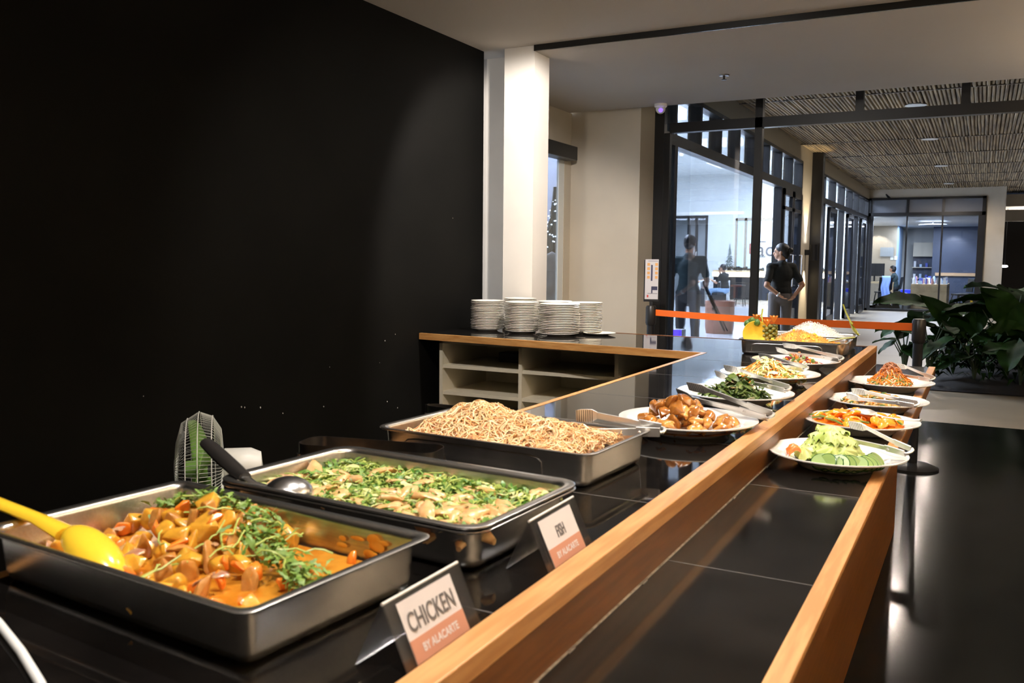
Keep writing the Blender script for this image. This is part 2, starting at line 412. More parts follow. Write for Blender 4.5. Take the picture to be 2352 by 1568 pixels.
# glazed doors beyond the woman
for k, (y0, y1) in enumerate(((15.2, 16.0), (16.05, 16.85))):
    d = MB(); d.bb(FX-.03, FX+.03, y0, y0+.09, 0.02, 2.6); d.bb(FX-.03, FX+.03, y1-.09, y1, .02, 2.6)
    d.bb(FX-.03, FX+.03, y0, y1, 2.5, 2.6); d.bb(FX-.03, FX+.03, y0, y1, 0.02, .2); d.bb(FX-.03, FX+.03, y0, y1, 2.25, 2.31)
    dd = struct('door_1', d, MT['blackmetal'])
    g = MB(); g.bb(FX-.004, FX+.004, y0+.09, y1-.09, .2, 2.5); g.build('pane', MT['screen'], dd, smooth=False)
    h = MB(); h.tube([(FX+.03, y1-.14, .95), (FX+.08, y1-.14, .95), (FX+.08, y1-.14, 1.5), (FX+.03, y1-.14, 1.5)], .012, 8); h.build('handle', MT['polish'], dd)
for k, y0 in enumerate((19.8, 22.7, 25.4)):
    d = MB()
    for (a, c) in ((y0, y0+.09), (y0+1.01, y0+1.1)): d.bb(FX+.02, FX+.08, a, c, 0.02, 2.55)
    d.bb(FX+.02, FX+.08, y0, y0+1.1, 2.46, 2.55); d.bb(FX+.02, FX+.08, y0, y0+1.1, 0.02, .22)
    dd = struct('door_2', d, MT['blackmetal'])
    g = MB(); g.bb(FX+.046, FX+.054, y0+.09, y0+1.01, .22, 2.46); g.build('pane', MT['screen'], dd, smooth=False)

# ---------------------------------------------------------------- lobby behind the facade
slab('floor', -12.2, -3.15, 8.1, 31, -.1, 0, 'flrwhite')
slab('ceiling', -12.2, -3.15, 8.1, 31, 4.3, 4.4, 'whitelam')
slab('wall_lobby', -12.3, -12.2, 8.1, 31, 0, 4.4, 'whitelam')
slab('wall_lobby', -12.2, -8.0, 8.0, 8.1, 0, 4.4, 'whitelam')
slab('wall_lobby', -3.75, -3.65, 27.8, 31, 0, 4.4, 'whitelam')
slab('wall_lobby', -3.2, -3.1, 7.9, 27.7, BAM, 4.4, 'whitelam')
b = MB(); b.bb(-12.2, -9.75, 30, 30.15, 0, 4.4); b.bb(-9.75, -8.40, 30, 30.15, 2.95, 4.4); b.bb(-8.40, -7.45, 30, 30.15, 0, 4.4)
b.bb(-7.45, -6.0, 30, 30.15, 2.85, 4.4); b.bb(-6.0, -3.7, 30, 30.15, 0, 4.4); b.bb(-7.45, -6.0, 30, 30.15, 0, 1.0)
struct('wall_lobby', b, MT['whitelam'])
# glass door in the lobby back wall
b = MB()
for x in (-9.75, -9.10, -8.82, -8.46): b.bb(x, x+.07, 29.96, 30.08, 0, 2.95)
b.bb(-9.75, -8.4, 29.96, 30.08, 2.88, 2.95)
d3 = struct('door_3', b, MT['blackmetal'])
b = MB(); b.bb(-9.7, -8.44, 30.0, 30.01, .02, 2.9); b.build('pane', MT['glass'], d3, smooth=False)
b = MB(); b.tube([(-8.75, 29.95, .9), (-8.75, 29.88, .9), (-8.75, 29.88, 1.7), (-8.75, 29.95, 1.7)], .02, 8); b.build('handle', MT['polish'], d3)
area('lobby_back_lamp', (-9.0, 31.5, 2.9), 60, COOL, 2, 1)
slab('wall_lobby_rear', -12, -3.7, 33, 33.1, 0, 4.4, 'whitelam'); slab('floor', -12, -3.7, 31, 33, -.1, 0, 'flrwhite')
# backlit sign window
sg = thing('backlit_sign', 'pale blue backlit glass sign with black lettering behind the lobby bar', 'sign', (-6.72, 30.05, 0))
b = MB(); b.bb(-.73, .72, 0, .04, 1.0, 2.85); b.build('panel', mat('backlit_panel', (.5, .6, .7), .3, emit=(.55, .78, 1), estr=1.15), sg, smooth=False)
b = MB(); b.bb(-.73, -.66, -.05, 0, 1.0, 2.85); b.bb(-.42, -.34, -.05, 0, 1.0, 2.85); b.bb(-.73, .72, -.05, 0, 2.76, 2.85); b.build('frame', MT['tan'], sg, smooth=False)
RX = Matrix.Rotation(math.pi/2, 4, 'X')
text('acc', .66, MT['ink'], sg, Matrix.Translation((.42, -.02, 1.78)) @ RX, bold=.004)
text('w', .16, MT['ink'], sg, Matrix.Translation((.58, -.02, 1.50)) @ RX)
for z_ in (2.04, 1.54):
    b = MB(); b.bb(.02, .30, -.03, -.02, z_, z_+.03); b.build('rule', MT['ink'], sg, smooth=False)
text('E', .5, mat('red_ink', (.5, .12, .08), .6), sg, Matrix.Translation((-.16, -.02, 1.80)) @ RX)
# lobby bar
bar = thing('lobby_bar', 'long dark bar counter with a glowing white strip inside the lobby', 'counter', (-5.87, 29.0, 0))
b = MB(); b.bb(-1.92, 1.92, -.3, .3, .16, .88); b.build('body', MT['blackmetal'], bar, smooth=False)
b = MB(); b.bb(-1.92, 1.92, -.28, .3, 0, .16); b.build('plinth', MT['tan'], bar, smooth=False)
b = MB(); b.bb(-1.95, 1.95, -.33, -.30, .90, 1.04); b.build('light_strip', MT['lightstrip'], bar, smooth=False)
b = MB(); b.bb(-1.95, 1.95, -.30, .33, .88, 1.10); b.build('bar_top', MT['deskwood'], bar, smooth=False)
b = MB(); rr = random.Random(9)
for k in range(160):
    x = rr.uniform(-1.8, 1.8); b.ell((x, rr.uniform(-.25, -.05), 1.11+rr.uniform(.0, .09)), (.05, .05, .04), n=5, m=3)
o = b.build('garland', mat('dark_garland', (.05, .045, .03), .8, var=.6, vscale=30)); o.location = (-5.87, 29, 0); tag(o, 'dark leafy garland along the top of the lobby bar', 'garland', kind='stuff')

# ---------------------------------------------------------------- end wall of the corridor and the office behind it
b = MB(); b.bb(-3.15, .47, 27.6, 27.75, 3.24, BAM+.1); b.bb(-.02, .47, 27.6, 27.75, 0, 3.24)
struct('wall_end', b, MT['beige'])
b = MB()
b.bb(-3.0, -2.93, 27.55, 27.65, 0, 3.24); b.bb(-.09, -.0, 27.55, 27.65, 0, 3.24); b.bb(-3, 0, 27.55, 27.65, 3.18, 3.24)
b.bb(-3, 0, 27.55, 27.65, 2.72, 2.82); b.bb(-3, 0, 27.55, 27.65, 0, .07)
b.bb(-2.93, -2.86, 27.57, 27.63, .07, 2.72); b.bb(-.17, -.09, 27.57, 27.63, .07, 2.72)
w4 = struct('window_4', b, MT['blackmetal'])
for x in (-1.99, -1.08):
    b = MB(); b.bb(x-.01, x+.06, 27.56, 27.64, 2.82, 3.18); b.bb(x, x+.045, 27.57, 27.63, .07, 2.72); b.build('mullion', MT['blackmetal'], w4, smooth=False)
b = MB(); b.bb(-2.93, -.09, 27.60, 27.607, .07, 2.72); b.build('pane', MT['glass'], w4, smooth=False)
b = MB(); b.bb(-2.93, -.09, 27.60, 27.607, 2.82, 3.18); b.build('pane', mat('grey_obscured_glass', (.16, .17, .19), .12, spec=.6), w4, smooth=False)
slab('floor', -3.65, .4, 27.75, 38, -.1, .0, 'flrwhite')
slab('ceiling', -3.65, .4, 27.75, 38, 2.70, 2.8, 'whitelam')
slab('wall_office', -3.65, -2.72, 34, 34.1, 0, 2.7, 'tan')
slab('wall_office', -2.72, -2.68, 34, 36, 0, 2.7, mat('pale_blue_partition', (.35, .50, .72), .5))
slab('wall_office', -3.65, .4, 37, 37.1, 0, 2.7, 'whitelam')
slab('wall_office', -1.62, .4, 35.2, 35.3, 0, 2.7, 'navy')
slab('wall_office', .25, .4, 27.75, 37, 0, 2.7, 'navy'); slab('wall_office', -3.66, -3.64, 27.8, 37, 0, 2.7, 'whitelam')
# open air to the right of the end wall
slab('ceiling', .47, 5, 29.5, 36, 3.05, 3.40, 'plaster'); slab('trim_6', .47, 5, 29.4, 29.5, 2.62, 2.95, 'plaster')
slab('wall_outer', .4, 6, 36.5, 36.6, 0, 3.6, mat('dark_outer_wall', (.02, .017, .016), .8))
b = MB(); b.bb(.8, 2.4, 33.9, 34.3, .42, .50); b.bb(.85, .95, 33.95, 34.25, 0, .42); b.bb(2.2, 2.3, 33.95, 34.25, 0, .42)
tag(b.build('bench', MT['orange'], smooth=False), 'orange topped bench far outside beyond the end wall', 'bench')

# ---------------------------------------------------------------- recessed lamps and ceiling fittings
def downlight(x, y, z, label, face='lampdim', r=.05, group=None):
    t = thing('recessed_downlight', label, 'ceiling light', (x, y, z), group=group)
    b = MB(); b.lathe([(r*1.35, -.004), (r*1.35, .0), (r, .002), (r, .02), (r*1.02, .02)], 20); b.lathe([(r*1.35, -.004), (r, -.006), (r, .0)], 20)
    b.build('bezel', MT['whitelam'], t)
    b = MB(); b.lathe([(r*.9, -.002), (r*.9, 0)], 20); b.build('diffuser', MT[face], t)
    return t
for x, y in DOWN+[(-1.65, 4.10)]:
    downlight(x, y, CEIL-.002, 'small round downlight set in the ceiling over the buffet', group='downlights over the buffet')
for x, y in LOW_FILL:
    downlight(x, y, LOWC-.002, 'small round downlight added out of view in the lower ceiling strip', group='added downlights in the lower ceiling')
NM = ['nearest round corridor lamp above the glass entrance', 'largest glowing round lamp in the bamboo ceiling', 'middle glowing round lamp in the bamboo ceiling', 'farthest small glowing lamp in the bamboo ceiling']
for k, (x, y) in enumerate(CORR): downlight(x, y, BAM-.01, NM[k], 'lamp', .10)
for x, y in FILL_PEND:
    t = thing('fill_pendant', 'slim black pendant lamp added out of view right of the buffet as fill light', 'pendant lamp', (x, y, 2.165), group='added fill pendants')
    b = MB(); b.bb(-.05, .05, -.78, .78, -.025, .025); b.build('housing', MT['blackmetal'], t, smooth=False, bevel=.004)
    for yy in (-.6, .6):
        b = MB(); b.tube([(0, yy, .025), (0, yy, CEIL-2.165)], .002, 5); b.build('wire', MT['steeldk'], t)
t = thing('security_camera', 'small white dome security camera with violet eye under the ceiling edge', 'camera', (-2.47, 7.27, LOWC))
b = MB(); b.lathe([(.055, 0), (.055, -.02), (.045, -.03), (.001, -.03)], 20); b.build('housing', MT['porc'], t)
b = MB(); b.ell((0, 0, -.04), (.042, .042, .042), n=16, m=10); b.build('dome', MT['porc'], t)
b = MB(); b.ell((.012, -.03, -.055), (.018, .018, .018), n=12, m=8); b.build('lens', MT['violet'], t)
t = thing('sprinkler_head', 'small dark sprinkler head under the lower ceiling', 'sprinkler', (-1.69, 6.34, LOWC))
b = MB(); b.lathe([(.038, 0), (.034, -.008), (.001, -.008)], 16); b.build('escutcheon', MT['steeldk'], t)
b = MB(); b.lathe([(.008, -.005), (.008, -.03), (.02, -.032), (.02, -.036), (.001, -.036)], 12); b.build('deflector', MT['blackmetal'], t)
# sconce on the corridor pillar
t = thing('wall_sconce', 'black cylindrical wall lamp shining up and down on the rough pillar', 'wall lamp', (FX+.16, 17.45, 1.56))
b = MB(); b.lathe([(.07, -.15), (.07, .15), (.06, .15), (.06, -.15)], 20); b.build('shade', MT['blackmetal'], t)
b = MB(); b.bb(-.16, -.06, -.03, .03, -.05, .05); b.build('bracket', MT['blackmetal'], t, smooth=False)
for s in (-1, 1):
    b = MB(); b.lathe([(.055, s*.14), (.055, s*.142)], 16); b.build('diffuser', MT['lamp'], t)
    spot('sconce_lamp', (FX+.16, 17.45, 1.56+s*.16), 60, (1, .82, .55), 54, .3, (FX-.55, 17.35, 1.56+s*3))
# small surface fittings far away
t = thing('spot_camera', 'tiny dark bracket camera high on the end wall', 'camera', (-2.55, 27.55, 3.34))
b = MB(); b.tube([(0, 0, 0), (.05, -.1, -.06), (.1, -.15, -.12)], [.02, .03, .04], 8); b.build('body', MT['blackmetal'], t)
t = thing('glowing_lantern', 'small bright lamp glowing in the dark area right of the end wall', 'lamp', (.58, 30.5, 1.32))
b = MB(); b.ell((0, 0, 0), (.09, .09, .035), n=14, m=8); b.build('diffuser', MT['lamp'], t)
b = MB(); b.tube([(0, 0, .03), (0, 0, 1.74)], .006, 6); b.build('cord', MT['blackmetal'], t)
# ---------------------------------------------------------------- the buffet counter
CT = 0.92; RT = 0.94; LT = 0.845
YA = -0.6
bc = thing('buffet_counter', 'long two level black stone buffet counter with maple wood edges', 'counter', (0, 0, 0))
b = MB(); b.prism([(-1.165, YA), (-.496, YA), (-.496, 5.0), (-2.95, 5.10), (-2.95, 4.385), (-1.165, 4.208)], CT-.03, CT); b.build('worktop', MT['counter'], bc, smooth=False)
for y in (.33, .93, 1.51, 2.1, 2.7, 3.3, 3.9, 4.5):
    b = MB(); b.bb(-1.16, -.50, y-.001, y+.001, CT-.005, CT+.0003); b.build('joint', MT['grout'], bc, smooth=False)
b = MB(); b.prism([(-.496, YA), (-.458, YA), (-.458, 4.86), (-.496, 4.86)], RT-.028, RT); 
b.build('rail', MT['wood'], bc, smooth=False, bevel=.002)
b = MB(); b.bb(-.494, -.4585, YA, 4.855, LT-.02, RT-.028); b.build('rail_face', MT['woodshade'], bc, smooth=False)
b = MB(); b.bb(-.4585, -.214, YA, 4.86, LT-.03, LT); b.build('lower_worktop', MT['lowcounter'], bc, smooth=False)
b = MB(); rj = random.Random(2); b.bb(-.4585, -.4555, YA, 4.86, LT-.001, LT+.0015)
for k in range(18): y = rj.uniform(.7, 4.6); b.box((-.455, y, LT+.001), (.003, .02, .002))
b.build('silver_joint', MT['silicone'], bc, smooth=False)
for y in (.24, .84, 1.437, 2.04, 2.64, 3.24, 3.84, 4.44):
    b = MB(); b.bb(-.455, -.214, y-.001, y+.001, LT-.004, LT+.0003); b.build('joint', MT['grout'], bc, smooth=False)
b = MB(); b.bb(-.2135, -.183, YA, 4.88, LT-.010, LT+.0015); b.build('outer_rail', MT['wood'], bc, smooth=False, bevel=.001)
b = MB(); b.bb(-.2125, -.1835, YA, 4.88, LT-.055, LT-.0105); b.build('outer_rail_face', MT['woodshade'], bc, smooth=False)
b = MB(); b.bb(-.4585, -.21, YA, 4.86, LT-.06, LT-.03); b.build('underside', MT['blackmetal'], bc, smooth=False)
b = MB(); b.bb(-.40, -.33, YA, 4.80, 0.0, LT-.055); b.build('front_panel', MT['woodshade'], bc, smooth=False)
b = MB(); b.prism([(-1.185, YA), (-1.165, YA), (-1.165, 4.208), (-1.185, 4.19)], CT-.04, CT+.001); b.build('edging', MT['wood'], bc, smooth=False)
b = MB(); b.prism([(-1.185, 4.19), (-1.165, 4.21), (-2.955, 4.388), (-2.955, 4.366)], CT-.036, CT+.001); b.build('edging', MT['woodx'], bc, smooth=False)
b = MB(); b.bb(-1.15, -.47, YA, 4.75, 0, CT-.03); b.build('cabinet_body', MT['shelf'], bc, smooth=False)
b = MB(); b.prism([(-2.95, 5.10), (-.496, 5.0), (-.496, 5.014), (-2.95, 5.114)], CT-.03, CT+.002); b.build('back_edging', MT['woodshade'], bc, smooth=False)
# shelf unit below the far run
su = thing('shelf_unit', 'open cream laminate shelf unit below the far end of the counter', 'shelf unit', (-2.845, 4.42, 0))
b = MB(); b.bb(0, .022, 0, .55, 0, .884); b.build('side_panel', MT['shelf'], su, smooth=False)
b = MB(); b.bb(0, 1.66, .53, .55, 0, .884); b.build('back_panel', MT['shelf'], su, smooth=False)
for x in (.535, 1.12):
    b = MB(); b.bb(x, x+.022, 0, .53, 0, .884); b.build('divider', MT['shelf'], su, smooth=False)
for z in (.735, .575, .415, .255, .09):
    for x0, x1 in ((.022, .535), (.557, 1.12), (1.142, 1.66)):
        b = MB(); b.bb(x0, x1, .006, .53, z-.02, z); b.build('shelf', MT['shelf'], su, smooth=False)
b = MB(); b.bb(0, 1.66, 0, .05, .862, .884); b.build('top_rail', MT['shelf'], su, smooth=False)
b = MB(); b.box((0, 0, .03), (.17, .12, .06)); o = b.build('dark_box', MT['blkplastic'], smooth=False, bevel=.004); o.location = (-2.52, 4.78, .735)
tag(o, 'small dark box pushed back on the upper left shelf of the cream unit', 'box')

# ---------------------------------------------------------------- dinner plates in stacks
def plate_mesh(R_, foot, h, rim_t=.0035):
    p = [(0.001, .002), (foot*.9, .002), (foot*.93, 0), (foot, 0), (foot*1.03, .003), (foot*1.25, h*.45), (R_*.985, h-rim_t), (R_, h-rim_t*.4), (R_*.995, h), (R_*.97, h-.001), (foot*1.3, h*.5+.003), (foot*.98, .006), (.001, .005)]
    b = MB(); b.lathe(p, 48); return b.mesh('plate', MT['porcold'], True, 50)
STK = [('leftmost front', -2.715, 4.775, .106, 18), ('second front', -2.455, 4.735, .103, 18), ('widest front', -2.18, 4.685, .119, 18),
       ('rightmost', -2.125, 4.93, .108, 18), ('rear left', -2.60, 4.99, .106, 19), ('rear middle', -2.345, 4.955, .112, 18)]
rs = random.Random(21)
for nm, x, y, rad, n in STK:
    me = plate_mesh(rad, rad*.58, .019)
    for k in range(n):
        o = bpy.data.objects.new('dinner_plate', me); COL.objects.link(o)
        j = .0025
        o.location = (x+rs.uniform(-j, j)-.0015*math.sin(k*.6), y+rs.uniform(-j, j), CT+.001+k*.0100); o.rotation_euler = (0, 0, rs.random()*6)
        tag(o, 'white dinner plate in the %s stack on the far counter' % nm, 'plate', 'plates in the %s stack' % nm)
b = MB(); b.lathe([(.001, .003), (.05, .003), (.05, 0), (.06, .002), (.095, .012), (.097, .014), (.09, .014), (.05, .006), (.001, .005)], 40)
o = b.build('saucer', MT['porcold']); o.location = (-2.0, 5.0-.13, CT+.001); tag(o, 'single white saucer lying right of the plate stacks', 'saucer')

# ---------------------------------------------------------------- steam table pans
def pan(name, label, X, Y, rot, hx=.265, hy=.1625, rim=.993, depth=.0715, base=None, cr=.03, group=None, rib=False, fl=.009):
    t = thing(name, label, 'food pan', (X, Y, CT), rot, group)
    b = MB(); z = rim-CT
    L = [rrect(hx-.002, hy-.002, cr, z-.005), rrect(hx, hy, cr, z-.003), rrect(hx, hy, cr, z-.001), rrect(hx-.002, hy-.002, cr, z),
         rrect(hx-fl, hy-fl, cr*.9, z-.001), rrect(hx-fl-.004, hy-fl-.004, cr*.85, z-.0035), rrect(hx-fl-.0055, hy-fl-.0055, cr*.8, z-.009),
         rrect(hx-fl-.009, hy-fl-.009, cr*.75, z-depth+.014), rrect(hx-fl-.0115, hy-fl-.0115, cr*.7, z-depth+.005), rrect(hx-fl-.017, hy-fl-.017, cr*.6, z-depth+.001)]
    b.rings(L, cap0=False, cap1=True)
    o = b.build('pan_body', MT['steel'], t, ang=60); s = o.modifiers.new('wall', 'SOLIDIFY'); s.thickness = .001; s.offset = -1
    if rib:
        y = -(hy-fl-.0060); q = []
        for a in range(0, 181, 15):
            q.append(None)
        pts = [(-hx*.72, y+.001, z-.055), (-hx*.72, y-.0, z-.03), (-hx*.68, y-.001, z-.022), (-hx*.6, y-.0015, z-.019), (hx*.45, y-.0015, z-.019), (hx*.53, y-.001, z-.022), (hx*.57, y, z-.03), (hx*.57, y+.001, z-.055)]
        b = MB(); b.tube(pts, .0016, 6); b.build('pressed_rib', MT['steel'], t)
    return t
P1 = (-.905, .826, math.radians(-4.3)); P2 = (-.845, 1.186, math.radians(-3.2)); P3 = (-.893, 1.692, math.radians(-3)); P4 = (-.785, 4.41, math.radians(1)); P5 = (-.80, 4.765, 0)
pan('food_pan', 'stainless steel pan of chicken curry, nearest on the counter', *P1, cr=.020, fl=.012)
pan('food_pan', 'stainless steel pan of fish in green broth, second on the counter', *P2, cr=.04, fl=.014)
pan('spare_pan', 'empty steel pan nested under the fish pan', P2[0], P2[1], P2[2], hx=.266, hy=.164, rim=.9865, depth=.064, cr=.042, fl=.015)
pan('food_pan', 'stainless steel pan heaped with fried noodles', *P3, cr=.035, rib=True)
pan('food_pan', 'stainless steel pan of yellow pineapple rice at the far end', *P4, hx=.25, cr=.04, rib=True)
pan('food_pan', 'stainless steel pan of plain white rice behind the yellow rice', *P5, hx=.255, cr=.04)
# black steel pan stands
def stand(name, label, X, Y, rz, hx, hy, z):
    t = thing(name, label, 'pan stand', (X, Y, CT), rz)
    b = MB(); L0 = rrect(hx, hy, .03, z-.022); L1 = rrect(hx, hy, .03, z); I1 = rrect(hx-.0015, hy-.0015, .028, z); I0 = rrect(hx-.0015, hy-.0015, .028, z-.022)
    b.rings([L0, L1, I1, I0], closed=True); b.build('band', MT['steeldk'], t)
    for sx in (-1, 1):
        for sy in (-1, 1):
            b = MB(); b.tube([(sx*(hx-.01), sy*(hy-.002), z-.02), (sx*(hx-.004), sy*(hy-.002), z-.045), (sx*(hx-.012), sy*(hy-.002), 0.003)], .004, 6); b.build('leg', MT['steeldk'], t)
    b = MB(); b.tube([(-hx+.02, -hy, .012), (hx-.02, -hy, .012)], .003, 6); b.tube([(-hx+.02, hy, .012), (hx-.02, hy, .012)], .003, 6); b.build('brace', MT['steeldk'], t)
    return t
stand('pan_stand', 'dark steel pan stand between the fish pan and the noodle pan', -1.075, 1.415, math.radians(12), .15, .045, .066)
stand('pan_stand', 'dark steel pan stand showing behind the noodle pan at left', -1.115, 1.86, 0, .12, .02, .072)
# ---------------------------------------------------------------- food helpers
def hull_mesh(name, m, size, rng, sq=(1, 1, 1), npt=11, bev=.16):
    bm = bmesh.new()
    for k in range(npt):
        v = Vector((rng.gauss(0, 1), rng.gauss(0, 1), rng.gauss(0, 1))).normalized()*rng.uniform(.8, 1.05)
        bm.verts.new((v.x*size*sq[0], v.y*size*sq[1], v.z*size*sq[2]))
    bmesh.ops.convex_hull(bm, input=bm.verts)
    for v in [v for v in bm.verts if not v.link_faces]: bm.verts.remove(v)
    bmesh.ops.bevel(bm, geom=list(bm.edges), offset=size*bev*1.3, segments=3, profile=.55, affect='EDGES', clamp_overlap=True)
    for _ in range(2): bmesh.ops.smooth_vert(bm, verts=bm.verts, factor=.5, use_axis_x=True, use_axis_y=True, use_axis_z=True)
    bmesh.ops.remove_doubles(bm, verts=bm.verts, dist=size*.02)
    me = bpy.data.meshes.new(name); bm.to_mesh(me); bm.free(); me.materials.append(m)
    me.polygons.foreach_set('use_smooth', [True]*len(me.polygons)); return me
def wedge_mesh(name, m, L, W_, T, rng):                    # soft bent slice
    b = MB(); rs_ = []
    for i in range(7):
        t = i/6; wv = W_*math.sin(math.pi*(.12+.76*t))*rng.uniform(.85, 1.1); z = T*1.2*math.sin(t*3+rng.random()*.6)
        c = Vector(((t-.5)*L, rng.uniform(-.1, .1)*W_, z))
        rs_.append([c+Vector((0, wv*math.cos(a), T*math.sin(a)*rng.uniform(.8, 1.2))) for a in [k*math.pi/4 for k in range(8)]])
    b.rings(rs_); return b.mesh(name, m, True, 60)
class Heap:
    """surface of a food heap in the local frame of its dish"""
    def __init__(s, X, Y, rot, z0, hf, inside):
        s.X, s.Y, s.rot, s.z0, s.hf, s.inside = X, Y, rot, z0, hf, inside
        s.c, s.s = math.cos(rot), math.sin(rot)
    def P(s, u, v, dz=0):
        return Vector((s.X+u*s.c-v*s.s, s.Y+u*s.s+v*s.c, s.z0+s.hf(u, v)+dz))
    def pick(s, rng, bias=None):
        for _ in range(500):
            u = rng.uniform(-.3, .3); v = rng.uniform(-.2, .2)
            if s.inside(u, v) and (bias is None or rng.random() < bias(u, v)): return u, v
        return 0, 0
    def surface(s, name, m, nu=40, nv=30, ru=.26, rv=.17, jit=0, rng=None, dz=-.004):
        b = MB(); idx = {}; vs = []; fs = []
        for i in range(nu+1):
            for j in range(nv+1):
                u = -ru+2*ru*i/nu; v = -rv+2*rv*j/nv
                if s.inside(u, v):
                    idx[i, j] = len(vs); vs.append(s.P(u, v, dz+(rng.uniform(-jit, jit) if jit else 0)))
        for i in range(nu):
            for j in range(nv):
                k = [(i, j), (i+1, j), (i+1, j+1), (i, j+1)]
                if all(q in idx for q in k): fs.append(tuple(idx[q] for q in k))
        b.add(vs, fs); return b.build(name, m)
def tray_in(hx, hy): return lambda u, v: abs(u) < hx and abs(v) < hy
def disc_in(r): return lambda u, v: u*u+v*v < r*r
def pieces(hp, meshes, n, name, label, cat, group, rng, bias=None, dz=0.0, flat=False, smin=.75, smax=1.2, mind=.0):
    done = []
    for k in range(n):
        for _ in range(30):
            u, v = hp.pick(rng, bias)
            if all((u-a)**2+(v-b_)**2 > mind**2 for a, b_ in done): break
        done.append((u, v))
        o = bpy.data.objects.new(name, rng.choice(meshes)); COL.objects.link(o)
        o.location = hp.P(u, v, dz+rng.uniform(-.002, .003))
        o.rotation_euler = (rng.uniform(-.5, .5), rng.uniform(-.5, .5), rng.uniform(0, 6.3)) if flat else (rng.uniform(0, 6), rng.uniform(0, 6), rng.uniform(0, 6))
        sc = rng.uniform(smin, smax); o.scale = (sc, sc, sc)
        tag(o, label, cat, group)
def strands(hp, mb, n, L, r, rng, seg=7, dz=0, lift=.006, wig=.9, bias=None, sides=4, flat=1.0):
    for k in range(n):
        u, v = hp.pick(rng, bias); a = rng.uniform(0, 6.3); pts = []; st = L*rng.uniform(.6, 1.2)/seg; z = rng.uniform(0, lift)
        for i in range(seg+1):
            if not hp.inside(u, v): break
            pts.append(hp.P(u, v, dz+z)); a += rng.uniform(-wig, wig); u += st*math.cos(a); v += st*math.sin(a)
            z = min(lift*1.2, max(-lift*.3, z+rng.uniform(-lift, lift)*.5))
        if len(pts) > 2: mb.tube(pts, r, sides, sq=flat if flat != 1 else None)
def leafbits(hp, mb, n, L, W_, rng, dz=0, lift=.01, bias=None, lobes=False):
    for k in range(n):
        u, v = hp.pick(rng, bias); p = hp.P(u, v, dz+rng.uniform(0, lift))
        Rm = Euler((rng.uniform(-.8, .8), rng.uniform(-.8, .8), rng.uniform(0, 6.3))).to_matrix()
        l = L*rng.uniform(.6, 1.3); w_ = W_*rng.uniform(.6, 1.3); c = rng.uniform(-.5, .9)
        left = []; right = []
        for i in range(6):
            t = i/5; ww = w_*math.sin(math.pi*min(.98, t*.9+.08))*(1 if not lobes or i % 2 else .45)
            z = c*l*.35*math.sin(t*2.6)
            left.append(p+Rm @ Vector(((t-.5)*l, ww, z))); right.append(p+Rm @ Vector(((t-.5)*l, -ww, z+.0008)))
        vs = left+right; mb.add(vs, [(i, i+1, 7+i, 6+i) for i in range(5)])
g = lambda u, v, a, b_, su, sv: math.exp(-((u-a)/su)**2-((v-b_)/sv)**2)
FM = {}
FM['sauce'] = mat('curry_sauce', (.50, .17, .012), .16, col2=(.62, .27, .03), vscale=30, coat=.5, bump=.25, bscale=50)
FM['potato'] = mat('curry_potato', (.62, .31, .03), .26, var=.15, vscale=60, coat=.4, sss=.15, bump=.15, bscale=90)
FM['carrot'] = mat('cooked_carrot', (.82, .225, .022), .25, var=.12, vscale=50, coat=.4, sss=.15)
FM['chickenc'] = mat('curry_chicken', (.56, .27, .07), .3, col2=(.46, .19, .03), vscale=60, coat=.3, sss=.1, bump=.3, bscale=80)
FM['onion'] = mat('purple_onion', (.34, .15, .10), .28, col2=(.55, .32, .14), vscale=70, coat=.3)
FM['herb'] = mat('green_herb', (.095, .20, .022), .5, col2=(.22, .34, .06), vscale=70)
FM['herbdk'] = mat('dark_green_herb', (.035, .15, .012), .4, col2=(.12, .26, .03), vscale=60)
FM['stalk'] = mat('pale_green_stalk', (.38, .46, .10), .4)
FM['broth'] = mat('green_broth', (.17, .17, .02), .06, col2=(.26, .24, .04), vscale=40, coat=.6)
FM['fish'] = mat('poached_fish', (.74, .47, .22), .3, col2=(.62, .34, .13), vscale=70, sss=.2, bump=.2, bscale=90)
FM['cabbage'] = mat('pale_cabbage', (.66, .66, .25), .3, col2=(.80, .76, .42), vscale=50, sss=.1)
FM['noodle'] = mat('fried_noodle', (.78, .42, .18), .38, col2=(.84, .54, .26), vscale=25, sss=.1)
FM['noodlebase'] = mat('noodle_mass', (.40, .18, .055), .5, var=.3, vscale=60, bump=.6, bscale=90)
FM['ham'] = mat('reddish_ham_bits', (.70, .24, .14), .4)
FM['yrice'] = mat('yellow_rice', (.86, .56, .10), .42, col2=(.80, .36, .10), vscale=32, bump=.4, bscale=160)
FM['wrice'] = mat('white_rice', (.88, .86, .80), .45, bump=.5, bscale=160, sss=.1)
FM['meat'] = mat('braised_pork', (.27, .085, .012), .15, col2=(.42, .16, .03), vscale=40, coat=.7, bump=.1, bscale=60)
FM['meatlt'] = mat('glazed_tofu_slice', (.66, .33, .08), .18, col2=(.40, .13, .02), vscale=45, coat=.6)
FM['greens'] = mat('dark_cooked_greens', (.035, .075, .015), .25, col2=(.12, .17, .04), vscale=60, coat=.4)
FM['lettuce'] = mat('light_green_lettuce', (.46, .60, .14), .4, col2=(.66, .74, .30), vscale=14, sss=.1)
FM['cucskin'] = mat('cucumber_skin', (.02, .10, .015), .25, coat=.4)
FM['cuc'] = mat('cucumber_flesh', (.27, .38, .11), .25, sss=.1)
FM['tomato'] = mat('tomato_wedge', (.85, .22, .05), .2, coat=.4, sss=.1)
FM['red'] = mat('orange_red_curry', (.78, .14, .01), .12, col2=(.85, .26, .02), vscale=30, coat=.7)
FM['squash'] = mat('orange_squash_slice', (.90, .32, .02), .18, coat=.6, sss=.1)
